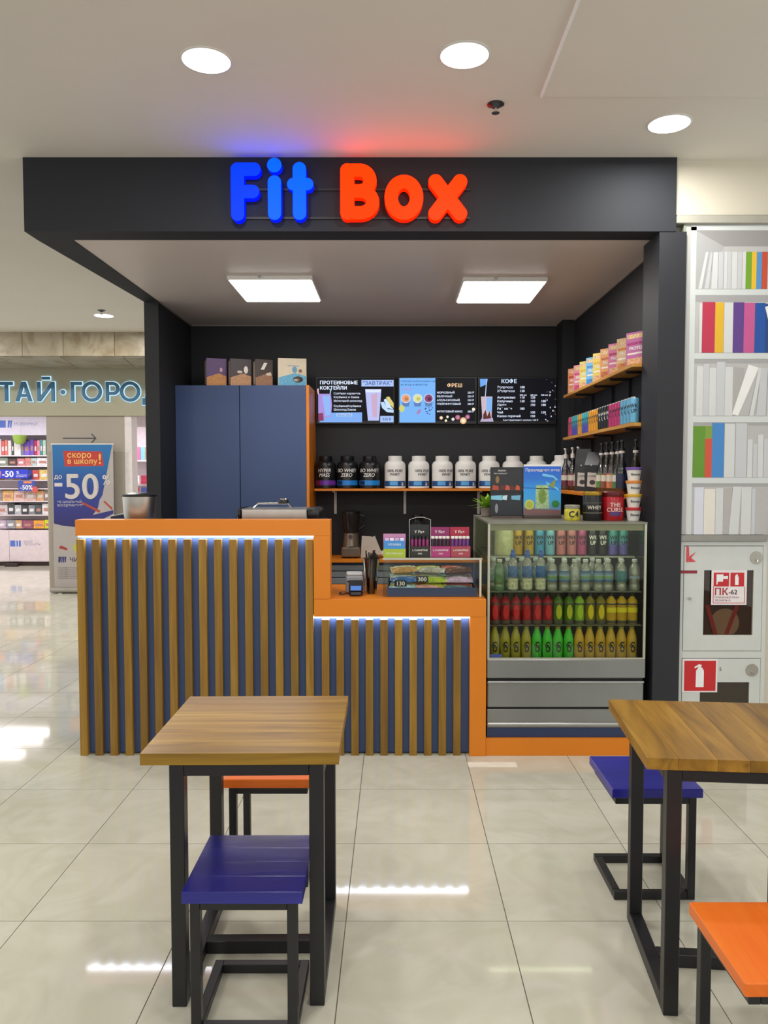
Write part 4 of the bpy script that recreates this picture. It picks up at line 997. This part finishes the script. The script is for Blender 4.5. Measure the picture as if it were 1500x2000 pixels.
# ------------------------------------------------------------------ bookcase mural and fire cabinet beside the kiosk
mu = thing('bookcase_mural', 'tall printed panel picturing a white bookcase of books beside the kiosk', 'wall panel', (1.59, 4.5, 3.127))
obj('panel', G().box(.088, 1.6, 0, .012, -1.816, -.02), paint('#b6b6b5', .5, var=.02), mu)
obj('edge_profile', G().box(.075, .0875, -.004, .03, -1.816, -.02), paint('#8f9a86', .5), mu)
UX, UZ = .003179/3.174, .002959/3.174
def mp(name, pts, c, lay=0): return poly(name, [(x*UX, -z*UZ) for x, z in pts], paint(c, .5, var=.015), mu, -.0006*lay, .0006)
def mr(name, x0, x1, z0, z1, c, lay=1): return mp(name, [(x0, z1), (x1, z1), (x1, z0), (x0, z0)], c, lay)
EX = 1590
mp('printed_shade', [(150, 65), (EX, 65), (EX, 160), (310, 160)], '#979594'); mp('printed_shade', [(150, 65), (310, 160), (190, 420), (150, 420)], '#aaabac')
mr('printed_shade', 310, EX, 160, 420, '#b9b9b8', 0)
for z0, z1, u1 in ((422, 458, 497), (815, 850, 876), (1205, 1243, 1262), (1590, 1625, 1645)):
    mr('printed_shelf', 130, EX, z0, z1, '#cdd3d3', 1); mr('printed_shade', 150, EX, z1, u1, '#a2a2a4', 0)
mr('printed_upright', 118, 150, 40, 1948, '#ccd2d1', 2); mr('printed_upright', 118, EX, 30, 62, '#ccd2d0', 2)
W_ = '#cfd2d3'; W2 = '#c3c6ca'
mp('printed_book', [(165, 420), (185, 420), (220, 195), (205, 195)], W_, 2); mp('printed_book', [(200, 420), (226, 420), (245, 200), (232, 195)], W2, 3); mp('printed_book', [(240, 420), (275, 420), (277, 195), (250, 195)], W_, 2)
for x0, x1, c, t0 in ((279, 307, W2, 193), (312, 330, W_, 192), (331, 353, W2, 192), (357, 388, W_, 193), (390, 415, W2, 194), (418, 437, W_, 193), (438, 470, '#6f9f22', 193), (472, 499, '#e3b82a', 193), (500, 529, '#4f8fcb', 194), (530, 562, '#c24a2e', 193), (565, 580, W_, 193), (582, 610, '#e2d8d6', 193), (612, 650, W_, 195), (652, 690, W2, 192), (692, 720, W_, 194)): mr('printed_book', x0, x1, t0, 420, c, 2)
for x0, x1, c, t0 in ((175, 191, W_, 508), (192, 266, '#b7304c', 500), (266, 316, '#dcb028', 503), (318, 370, W_, 505), (371, 433, '#5b3a86', 502), (433, 495, '#c0548e', 505), (497, 556, '#0f4da0', 506), (556, 640, '#153f7e', 512), (645, 700, W_, 505), (702, 760, '#b7304c', 500)): mr('printed_book', x0, x1, t0, 812, c, 2)
mp('printed_book', [(553, 530), (603, 515), (650, 780), (618, 790)], '#e8e8e6', 3)
for x0, x1, c, t0 in ((165, 204, W_, 895), (205, 239, W2, 880), (240, 280, W_, 905), (281, 330, W2, 868), (331, 376, W_, 900), (580, 640, W_, 868), (642, 690, W2, 890)): mr('printed_book', x0, x1, t0, 1203, c, 2)
mp('printed_shade', [(376, 1203), (440, 1203), (440, 905), (376, 900)], '#aaa9a8', 1); mp('printed_shade', [(410, 1203), (470, 1203), (525, 905)], '#b4b4b4', 2)
mp('printed_book', [(375, 1193), (410, 1203), (525, 905), (465, 885)], '#e9e9e8', 3); mp('printed_book', [(475, 1203), (500, 1203), (545, 905), (525, 905)], W_, 2); mp('printed_book', [(515, 1203), (570, 1203), (578, 908), (540, 908)], W2, 3)
for x0, x1, c, t0 in ((152, 222, '#5f8f24', 1266), (222, 265, '#7b9a3c', 1266), (335, 395, W_, 1252), (400, 465, W2, 1250), (470, 500, W_, 1350), (502, 528, W2, 1378), (530, 562, W_, 1320), (565, 605, W2, 1345), (607, 660, W_, 1300), (662, 720, W2, 1260)): mr('printed_book', x0, x1, t0, 1588, c, 2)
mr('printed_book', 222, 262, 1345, 1588, '#cc4f34', 3); mr('printed_book', 262, 332, 1248, 1588, '#3f84c6', 3)
for x0, x1, c, t0 in ((165, 220, '#d3d6e2', 1650), (222, 288, '#e0dcd2', 1660), (290, 334, W_, 1655), (440, 499, W_, 1648), (501, 524, W2, 1658), (610, 660, W_, 1650)): mr('printed_book', x0, x1, t0, 1948, c, 2)
mr('printed_shade', 335, 385, 1655, 1948, '#b0aeac', 1); mr('printed_shade', 525, 600, 1660, 1948, '#b5b3b2', 1); mp('printed_book', [(370, 1948), (425, 1948), (440, 1645), (390, 1645)], W_, 3)
ld = thing('mural_ledge', 'grey ledge strip between the bookcase mural and fire cabinet', 'ledge', (1.674, 4.5, 1.272))
obj('strip', G().box(0, .505, -.02, .055, 0, .036, .003), paint('#8e8d88', .5), ld)

fc = thing('fire_cabinet', 'white metal fire hose and extinguisher cabinet under the bookcase mural', 'cabinet', (1.676, 4.5, 0))
CW = paint('#cbcfcc', .4, var=.02)
kx, kz = .00305/5.263, .00302/5.263
def cx(p): return (p-85)*kx
def cz(q): return 1.272-(q-190)*kz
obj('carcass', G().box(0, .515, .02, .06, .03, 1.27), CW, fc)
obj('frame_rail', G().box(0, .515, 0, .02, 1.246, 1.27, .001).box(0, .024, 0, .02, .03, 1.246, .001).box(.491, .515, 0, .02, .03, 1.246, .001).box(.024, .491, 0, .02, .577, .62, .001), CW, fc)
def door4(x0, x1, z0, z1, wx0, wx1, wz0, wz1):
    g = G()
    for b_ in ((x0, wx0, z0, z1), (wx1, x1, z0, z1), (wx0, wx1, z0, wz0), (wx0, wx1, wz1, z1)): g.box(b_[0], b_[1], -.002, .016, b_[2], b_[3])
    return obj('door', g, CW, fc, smooth=False)
d1 = door4(.027, .488, .623, 1.243, cx(335), cx(840), cz(1160), cz(488))
d2 = door4(.027, .488, .06, .574, cx(315), cx(820), .12, cz(1650))
DARKIN = paint('#3d2622', .6)
for dd, b_ in ((d1, (335, 840, 1160, 488)), (d2, (315, 820, 2300, 1650))):
    z0 = cz(b_[2]) if b_[2] < 2000 else .12
    obj('window_pane', G().box(cx(b_[0]), cx(b_[1]), .006, .009, z0, cz(b_[3])), clear('cabinet_glass', '#efe9e2', .02, fres=.5), dd)
    obj('window_backing', G().box(cx(b_[0]), cx(b_[1]), .0165, .0198, z0, cz(b_[3])), DARKIN if dd is d1 else paint('#3b352f', .5), dd)  # dimness of the cabinet interior is put into this backing's dark colour
for dd, (x, z) in ((d1, (862, 360)), (d2, (842, 1525))):
    lk = obj('lock', G().lathe([(.037, -.006), (.038, -.002)], 28, (cx(x), 0, cz(z)), 'y'), paint('#a9a69c', .35, .5), dd)
    obj('key_plate', G().box(cx(x)-.004, cx(x)+.006, -.016, -.006, cz(z)-.025, cz(z)-.008, .001), CHROME, lk)
obj('hose_reel', G().lathe([(.085, .010), (.085, .0135)], 28, (cx(565), 0, cz(1035)), 'y'), paint('#8f7a64', .6), fc)
for a, b in (((380, 850), (470, 1155)), ((690, 850), (580, 1155))):
    obj('reel_arm', G().prism([(cx(a[0]-22), cz(a[1])), (cx(a[0]+22), cz(a[1])), (cx(b[0]+22), cz(b[1])), (cx(b[0]-22), cz(b[1]))], .0092, .0099), paint('#8e1f1c', .5), fc)
REDS = paint('#c41f26', .4)
st = obj('sticker', G().box(cx(410), cx(770), -.004, -.0025, cz(845), cz(488)), paint('#e8e2e4', .4), d1)
for a, b in ((432, 588), (602, 742)): obj('sticker_field', G().box(cx(a), cx(b), -.0046, -.004, cz(655), cz(512)), REDS, st)
wht = paint('#eef0f2', .4)
obj('sticker_symbol', G().prism([(cx(460), cz(530)), (cx(530), cz(530)), (cx(530), cz(550)), (cx(575), cz(545)), (cx(575), cz(580)), (cx(530), cz(575)), (cx(525), cz(605)), (cx(475), cz(605)), (cx(470), cz(635)), (cx(460), cz(635))], -.0052, -.0046), wht, st, smooth=False)
obj('sticker_symbol', G().prism([(cx(650), cz(640)), (cx(685), cz(640)), (cx(685), cz(560)), (cx(676), cz(545)), (cx(676), cz(530)), (cx(660), cz(530)), (cx(648), cz(550))], -.0052, -.0046), wht, st, smooth=False)
obj('sticker_frame', G().box(cx(428), cx(752), -.0043, -.004, cz(828), cz(822)).box(cx(428), cx(434), -.0043, -.004, cz(828), cz(655)).box(cx(746), cx(752), -.0043, -.004, cz(828), cz(655)), REDS, st)
text('sticker_text', 'ПК', .058, paint('#b02a34', .4), st, (cx(440), -.005, cz(742)), 'LEFT', bold=.02); text('sticker_text', '-62', .038, paint('#4a2a30', .4), st, (cx(585), -.005, cz(735)), 'LEFT', bold=.02)
text('sticker_text', 'ПОЖАРНЫЙ КРАН', .016, paint('#9a4a54', .4), st, (cx(444), -.005, cz(778)), 'LEFT'); text('sticker_text', 'ЗВОНИТЬ 01', .016, paint('#9a4a54', .4), st, (cx(444), -.005, cz(808)), 'LEFT')
tp = obj('torn_sticker', G().prism([(cx(150), cz(405)), (cx(250), cz(400)), (cx(200), cz(360)), (cx(248), cz(300)), (cx(180), cz(345)), (cx(175), cz(245)), (cx(150), cz(240))], -.0034, -.0025), paint('#cf4a52', .5, var=.3, scale=80), d1)
obj('red_tape', G().box(cx(82), cx(262), -.0045, -.0025, cz(520), cz(490)), paint('#8a1c34', .4), d1)
obj('door_knob', G().lathe([(.008, -.014), (.01, -.008), (.006, -.002)], 14, (cx(190), 0, cz(778)), 'y'), CHROME, d1)
s2_ = obj('sticker', G().box(cx(130), cx(490), -.004, -.0025, cz(1755), cz(1405)), paint('#e8e2e4', .4), d2)
obj('sticker_field', G().box(cx(150), cx(472), -.0046, -.004, cz(1740), cz(1425)), REDS, s2_)
obj('sticker_symbol', G().prism([(cx(268), cz(1700)), (cx(350), cz(1700)), (cx(350), cz(1530)), (cx(335), cz(1500)), (cx(318), cz(1490)), (cx(330), cz(1470)), (cx(300), cz(1460)), (cx(252), cz(1490)), (cx(256), cz(1505)), (cx(298), cz(1485)), (cx(270), cz(1530))], -.0052, -.0046), wht, s2_, smooth=False)
text('door_text', '5', .03, INK, d2, (cx(520), -.003, cz(1530)))

# ------------------------------------------------------------------ bookshop across the walkway
ss = thing('bookshop_sign', 'teal lit cyrillic shop lettering on the grey-green shop front', 'sign', (0, 10.92, 2.7))
TEAL = paint('#2f6c94', .4); HALO = glow('#bfe4f6', 1.05)
def glyph(prims, grow):
    x0 = min(p[1] for p in prims)-30; x1 = max(p[2] for p in prims)+30
    xs = np.arange(x0, x1, 1.3); ys = np.arange(-40, 140, 1.3); X, Y = np.meshgrid(xs, ys); F = np.full(X.shape, 1e9)
    for p in prims:
        if p[0] == 'bar':
            (ax, ay), (bx, by), r = p[3]; L_ = math.hypot(bx-ax, by-ay); ux, uy = (bx-ax)/L_, (by-ay)/L_
            f = np.maximum(abs((X-(ax+bx)/2)*ux+(Y-(ay+by)/2)*uy)-L_/2, abs((X-ax)*uy-(Y-ay)*ux)-r)
            f = np.maximum(f, np.maximum(-Y, Y-100)) if len(p) < 5 else f
        else:
            cx_, cy_, R_, r, half = p[3]; f = abs(np.hypot(X-cx_, Y-cy_)-R_)-r
            if half: f = np.maximum(f, cx_-X)
        F = np.minimum(F, f)
    return contour(F-grow, xs, ys)
def bar(ax, ay, bx, by, r=7.8, *free): return ('bar', min(ax, bx)-r, max(ax, bx)+r, ((ax, ay), (bx, by), r))+free
def ring(cx_, cy_, R_, r=7.8, half=False): return ('ring', cx_-R_-r, cx_+R_+r, (cx_, cy_, R_, r, half))
GL = {'Т': [bar(0, 91.5, 64, 91.5), bar(32, 0, 32, 92)], 'А': [bar(8, -4, 42, 104), bar(78, -4, 44, 104), bar(24, 30, 62, 30, 7.5)],
      'И': [bar(8.5, 0, 8.5, 100), bar(81.5, 0, 81.5, 100), bar(10, 4, 80, 96, 8)], 'Й': [bar(8.5, 0, 8.5, 100), bar(81.5, 0, 81.5, 100), bar(10, 4, 80, 96, 8), bar(26, 119, 66, 119, 7, 1)],
      'Г': [bar(8.5, 0, 8.5, 100), bar(0, 91.5, 57, 91.5)], 'О': [ring(52, 50, 44)], 'Р': [bar(8.5, 0, 8.5, 100), bar(8, 91.5, 38, 91.5), bar(8, 40.5, 38, 40.5), ring(38, 66, 25.5, 7.8, True)],
      'Д': [bar(0, 8, 88, 8), bar(8, -18, 8, 10, 8, 1), bar(80, -18, 80, 10, 8, 1), bar(20, 6, 36, 100), bar(30, 91.5, 72, 91.5), bar(70, 6, 70, 100)]}
for ch, xa in (('И', -5.87), ('Т', -5.557), ('А', -5.344), ('Й', -5.037), ('Г', -4.564), ('О', -4.412), ('Р', -4.073), ('О', -3.872), ('Д', -3.556)):
    me = letter_mesh(glyph(GL[ch], 0), .00272, .03, .001); me.materials.clear(); me.materials.append(None)
    a = obj('letter', me, TEAL, ss, (xa, -.025, 0), (PI/2, 0, 0))
    me = letter_mesh(glyph(GL[ch], 4.2), .00272, .012, .001); me.materials.clear(); me.materials.append(None)
    h_ = obj('letter_halo', me, HALO, a, (0, 0, -.014)); h_['label'] = 'white lit edge'
obj('dot_halo', G().lathe([(.045, -.016), (.045, -.004)], 20, (-4.68, 0, .13), 'y'), HALO, ss)
obj('dot', G().lathe([(.033, -.03), (.033, -.005)], 20, (-4.68, 0, .13), 'y'), TEAL, ss)
ar = thing('direction_arrow', 'thin dark arrow on the column above the roll-up banner', 'sign', (-4.72, 10.962, 2.185))
obj('shaft', G().box(0, .46, -.004, 0, -.006, .006), paint('#4a4850', .5), ar)
obj('arrow_head', G().prism([(.40, .06), (.412, .066), (.475, .0), (.412, -.066), (.40, -.06), (.455, 0)], -.004, 0), paint('#4a4850', .5), ar)
rb = thing('rollup_banner', 'roll-up banner with a blue back-to-school discount print before the column', 'banner', (-4.38, 10.80, 0))
bwid = .43
obj('base_box', G().box(-.47, .47, -.1, .1, 0.012, .075, .02), paint('#9a958c', .4, .3), rb)
for x in (-.3, .3): obj('foot', G().box(x-.03, x+.03, -.13, .13, 0, .014, .004), STEEL, rb)
obj('sheet', G().box(-bwid, bwid, -.003, .003, .07, 2.10), paint('#a8a09c', .5, var=.02), rb)
obj('top_rail', G().box(-bwid-.01, bwid+.01, -.01, .01, 2.088, 2.102, .003), WHITE, rb)
pr = obj('printed_field', G().prism([(-.42, .98), (-.3, .95), (-.12, .93), (.05, .95), (.25, 1.03), (.42, 1.12), (.42, 1.5), (.36, 1.46), (.27, 1.38), (.24, 1.28), (.24, 1.22), (.42, 1.12)][:9]+[(.24, 1.15), (.42, 1.09), (.42, 1.06), (.3, 1.0)][:0]+[(.42, 2.09), (-.42, 2.09)], -.0045, -.003), gradient('banner_blue', ('#2a2460', '#2a2f7c', '#1f3f8c', '#165f9e', '#1668a4'), .93, 2.09, .5), rb, smooth=False)
pr.data.materials[0] = None
poly('printed_shape', [(.42, 1.51), (.35, 1.465), (.29, 1.41), (.23, 1.315), (.205, 1.2), (.13, 1.1), (.42, 1.17)], paint('#a79d9c', .5), rb, -.0045)
poly('printed_shape', [(-.25, 1.78), (.3, 1.79), (.27, 1.99), (-.27, 2.0)], paint('#b23026', .5), rb, -.0045)
text('banner_text', 'скоро', .115, paint('#e0b060', .5), rb, (-.215, -.006, 1.905), 'LEFT', bold=.02); text('banner_text', 'в школу', .105, paint('#e0b060', .5), rb, (-.215, -.006, 1.82), 'LEFT', bold=.02); text('banner_text', '!', .2, paint('#e0b060', .5), rb, (.245, -.006, 1.82), bold=.02)
text('banner_text', 'до', .09, paint('#c9c2c4', .5), rb, (-.345, -.006, 1.61), bold=.02); poly('printed_shape', [(-.40, 1.5), (-.29, 1.5), (-.29, 1.55), (-.40, 1.55)], paint('#c9c2c4', .5), rb, -.005)
text('banner_text', '50', .49, paint('#c4bcba', .5), rb, (-.02, -.006, 1.335), bold=.02, sx=.98); text('banner_text', '%', .19, paint('#c9c2c4', .5), rb, (.33, -.006, 1.53), bold=.02, sx=.85)
text('banner_text', 'на школьный\nассортимент*', .055, paint('#b9b0b8', .5), rb, (-.37, -.006, 1.27), 'LEFT')
poly('printed_shape', [(-.04, 1.27), (.0, 1.28), (.24, 1.16), (.22, 1.13)], paint('#a2402c', .5), rb, -.0055); poly('printed_shape', [(.28, 1.29), (.3, 1.3), (.41, 1.2), (.40, 1.17)], paint('#a5362c', .5), rb, -.0052)
poly('printed_shape', [(-.36, .63), (-.33, .67), (-.24, .63), (-.24, .60)], paint('#9c2f30', .5), rb, -.004); poly('printed_shape', disc(-.1, .64, .06), paint('#b7b04c', .5), rb, -.004)
for k, q in enumerate(((0, .03), (.042, .055), (.065, .08), (.09, .105))): poly('printed_shape', [(-.37+q[0], .43), (-.37+q[1], .43), (-.36+q[1], .51), (-.365+q[0], .51)], paint('#2a2f6c', .5), rb, -.004)
text('banner_text', 'ЧИТАЙ-ГОРОД', .085, paint('#3a3460', .5), rb, (-.21, -.005, .44), 'LEFT', bold=.01)
for k in range(6): text('banner_text', 'Подробности об акции узнавайте у продавцов', .03, paint('#7a7474', .5), rb, (-.38, -.005, .345-.03*k), 'LEFT')

# shop shelving seen through the openings
TW2 = paint('#dcd0d4', .5, var=.02)
su = thing('shop_shelving', 'tall white bookshop shelving with a header board in the far opening', 'shelving', (-7.0, 14.0, 0))
obj('back_board', G().box(-1.6, .72, .33, .35, .66, 2.75), paint('#d8ccd2', .5), su)
obj('side_board', G().box(.70, .72, 0, .33, .66, 2.75), TW2, su)
LV = (2.02, 1.83, 1.575, 1.42, 1.19, .94, .68)
for z in (2.02, 1.83, 1.575, 1.42, 1.19, .94): obj('shelf_board', G().box(-1.6, .70, 0, .33, z-.02, z), TW2, su)
hb = obj('header_board', G().box(-1.6, .72, -.02, 0, 2.385, 2.75), paint('#d3cfe0', .5), su)
text('header_text', 'НОВИНКИ', .085, paint('#8f93c0', .5), hb, (.10, -.022, 2.56), 'LEFT')
for x0, x1 in ((-.17, -.05), (-.02, .01), (.025, .05)): poly('header_logo', [(x0, 2.52), (x1, 2.52), (x1+(.02 if x0 > -.1 else 0), 2.65), (x0+(.0 if x0 < -.1 else .01), 2.65)], paint('#4a6ac0', .5), hb, -.0205)
bc = thing('shop_base_cabinet', 'white bookshop base cabinet with a small blue logo', 'cabinet', (-7.0, 14.0, 0))
obj('carcass', G().box(-1.6, .72, -.02, .33, .08, .655), TW2, bc)
obj('toe_kick', G().box(-1.6, .72, .02, .33, 0, .08), paint('#3a2620', .6), bc)
for x0, x1 in ((-1.6, -.035), (-.03, .715)):
    dn = obj('door', G().box(x0, x1, -.035, -.02, .09, .65, .002), paint('#d6c8cc', .5), bc)
    if x0 > -.1:
        for a, b in ((-.015, .08), (.1, .13), (.145, .18)): poly('door_logo', [(a, .36), (b, .36), (b, .47), (a, .47)], paint('#4f6fc0', .5), dn, -.0352)
        text('door_text', 'ВАШИ\nПРОДУКТЫ', .055, paint('#8a8ea8', .5), dn, (.23, -.036, .43), 'LEFT')
ft = thing('floor_tray', 'small dark tray tucked under the bookshop base cabinet', 'tray', (-7.0, 13.93, 0))
obj('tray', G().box(-.08, .15, -.06, .03, 0, .06, .004), paint('#2c1d1a', .5), ft)
gb = thing('hanging_shade', 'green bowl-shaped shade hanging under the header board', 'lamp shade', (-6.78, 13.93, 2.22))
obj('shade', G().lathe([(.06, 0), (.10, .05), (.125, .16)], 24), paint('#8fb04a', .5), gb)
obj('cord', G().tube([(0, 0, .16), (0, 0, .68)], .004, 6), WHITE, gb)
rowsB = [(2.02, .30, [('deep blue', '#2c44c0', .16), ('deep blue', '#3650c8', .14), ('azure', '#2f7fd8', .10), ('azure', '#3a8be0', .08), ('white', '#d8d0d4', .05), ('coral', '#c8605c', .06), ('coral', '#d0706a', .05), ('white', '#d4d4d2', .06), ('dark grey', '#4a4a4c', .04), ('white', '#ddd8da', .12), ('slate', '#6a7c94', .05), ('violet', '#7a5cc8', .10), ('violet', '#6c50b8', .07), ('crimson', '#b02c50', .05), ('pink', '#d890a8', .05), ('teal', '#3f8c94', .04), ('mint', '#a8c8b4', .06), ('charcoal', '#3c3c40', .04)]),
         (1.83, .15, [('black', '#2c282a', .14), ('grey-green', '#7c8878', .2), ('dark brown', '#4a3a3c', .16), ('rose', '#c07880', .14), ('coral', '#cc8478', .10), ('pale teal', '#a8c4c4', .1), ('white', '#ddd6dc', .22)]),
         (1.575, .20, [('magenta', '#d0709c', .2), ('orange', '#d88a4a', .2), ('ivory', '#dcd2c8', .14), ('peach', '#dca878', .14), ('indigo', '#3f4a9c', .2), ('red', '#c0504c', .12), ('straw', '#cbb468', .18)]),
         (1.19, .21, [('grey', '#8a8288', .2), ('sand', '#d0a468', .2), ('blush', '#d0b0a8', .2), ('spotted cream', '#c8a89c', .2), ('apricot', '#d0a070', .14), ('taupe', '#8a7c74', .1)]),
         (.94, .2, [('pale grey', '#c0b4b8', .22), ('charcoal', '#45484c', .12), ('silver', '#a4a8ac', .12), ('black', '#3a3c40', .12), ('pewter', '#7c8084', .12), ('graphite', '#4c5054', .12), ('white', '#d8d6d4', .14)]),
         (.68, .17, [('lilac', '#b8a4b8', .16), ('slate', '#8a8c94', .16), ('tan', '#c09a70', .12), ('plum', '#8c5068', .2), ('amber', '#dc9a3c', .2), ('neon lime', '#c4d02c', .1)])]
nmrow = ('top', 'second', 'third', 'fourth', 'fifth', 'lowest')
for rI, (z, h, items) in enumerate(rowsB):
    tot = sum(q[2] for q in items)+.006*len(items); x = .69-tot; cc = {}
    for nm, c, wd in items:
        cc[nm] = cc.get(nm, 0)+1; multi = sum(q[0] == nm for q in items) > 1
        hh = h*R.uniform(.86, 1)
        t = thing('shop_book' if rI < 2 else 'shop_packet', '%s%s %s on the %s bookshop shelf' % ((ORD[cc[nm]-1]+' ') if multi else '', nm, 'binder' if rI == 0 else 'book' if rI == 1 else 'packet', nmrow[rI]), 'book' if rI < 2 else 'packet', (-7.0+x+wd/2, 14.05, z+.001), 0, 'goods on the far bookshop shelving')
        obj('cover', G().box(-wd/2, wd/2, 0, .2, 0, hh, .003), paint(c, .5, var=.35 if rI > 0 else .05, scale=30), t)
        obj('cover_label', G().box(-wd*.3, wd*.3, -.002, 0, hh*.3, hh*.6), paint('#d6d2d4' if R.random() < .5 else '#b07c70', .5, var=.3, scale=60), t)
        x += wd+.006
ds = thing('discount_sign', 'blue discount strip reading fifty percent on the bookshop shelves', 'sign', (-7.0, 13.93, 1.60))
obj('board', G().box(-.45, .36, 0, .01, 0, .165, .002), paint('#2436b8', .4), ds)
poly('sign_patch', [(-.44, .02), (-.15, .02), (-.13, .13), (-.44, .14)], paint('#dc7a2c', .5), ds)
text('sign_text', '-50', .15, WHITE, ds, (-.01, -.001, .03), bold=.03); text('sign_text', '%', .07, WHITE, ds, (.17, -.001, .085), bold=.02)
text('sign_text', 'на школьный\nассортимент', .03, WHITE, ds, (.14, -.001, .055), 'LEFT')
d2s = thing('discount_sign', 'small tilted blue sale card with a red circle on the bookshop shelves', 'sign', (-6.69, 13.95, 1.37))
obj('board', G().prism([(-.14, 0), (.15, .0), (.16, .19), (-.15, .19)], 0, .01), paint('#3a4aa0', .4), d2s)
text('sign_text', '-50%', .11, WHITE, d2s, (0, -.001, .03), bold=.02); poly('sign_patch', [(-.05, .14), (.1, .14), (.1, .18), (-.05, .18)], paint('#d07a4a', .5), d2s); poly('sign_patch', disc(.15, .03, .06), paint('#c0504c', .5), d2s, -.0007)

# second opening of the shop
s3u = thing('shop_shelving', 'narrow white bookshop shelving seen beside the black kiosk wall', 'shelving', (-4.2, 13.2, 0))
obj('back_board', G().box(-.5, 1.2, .3, .32, 0, 2.5), paint('#cfc4cc', .5), s3u)
for z in (1.92, 1.5, 1.05, .6): obj('shelf_board', G().box(-.5, 1.2, 0, .3, z-.025, z), TW2, s3u)
for k, (nm, c, wd) in enumerate((('pink', '#c86a94', .06), ('sky blue', '#7ab0cc', .07), ('orange', '#cf8a50', .07), ('lime', '#a8c040', .09), ('light green', '#a0bc50', .07), ('mint', '#94c8ac', .09), ('white', '#d8d4d6', .1), ('teal', '#4c98a0', .08))):
    t = thing('shop_book', '%s book on the shelf beside the black kiosk wall' % nm, 'book', (-4.45+.085*k, 13.22, 1.921), 0, 'books in the second shop opening')
    obj('cover', G().box(0, .08, 0, .2, 0, .25*R.uniform(.85, 1), .003), paint(c, .5), t)
for r_ in range(3):
    for k in range(5):
        nm = ('white', 'crimson', 'navy', 'ivory', 'rust')[(k+r_) % 5]
        o = obj('postcard', G().box(0, .12, 0, .006, 0, .15, rot=Matrix.Rotation(-.15, 3, 'X')), paint(['#d8d2d6', '#9c3048', '#3c4684', '#d4cabc', '#b0684c'][(k+r_) % 5], .4, var=.4, scale=40), None, (-4.5+.15*k, 13.17, (1.505, 1.3, 1.055)[r_]))
        tag(o, '%s postcard in the %s row of the rack beside the kiosk wall' % (nm, ('top', 'middle', 'bottom')[r_]), 'postcard', 'postcards in the second shop opening')
tl = thing('tube_light', 'row of white ceiling tubes in the bookshop opening', 'ceiling light', (-3.9, 12.2, 2.62))
for x in (-.7, 1.2): obj('hanger', G().box(x, x+.01, 0, .8, .09, .1).box(x, x+.01, .38, .39, .1, .28), WHITE, tl)
for k in range(3): obj('tube', G().box(-.9, 1.4, k*.35, k*.35+.09, .05+.0*k, .09), glow('#fff4f6', 3.5), tl)
tl2 = thing('tube_light', 'long white ceiling tubes over the far bookshop shelving', 'ceiling light', (-7.2, 12.2, 2.78))
for x in (-1., 1.): obj('hanger', G().box(x, x+.01, 0, .72, .1, .12), WHITE, tl2)
for k in range(2): obj('tube', G().box(-1.2, 1.2, k*.6, k*.6+.1, .05, .1), glow('#fff4f6', 6), tl2)
fm = thing('floor_sticker', 'pale paper sticker lying on the tiles before the fridge', 'sticker', (.56, 4.33, 0))
obj('paper', G().box(-.14, .14, -.035, .04, .0002, .0012), paint('#e8e3d6', .6), fm)
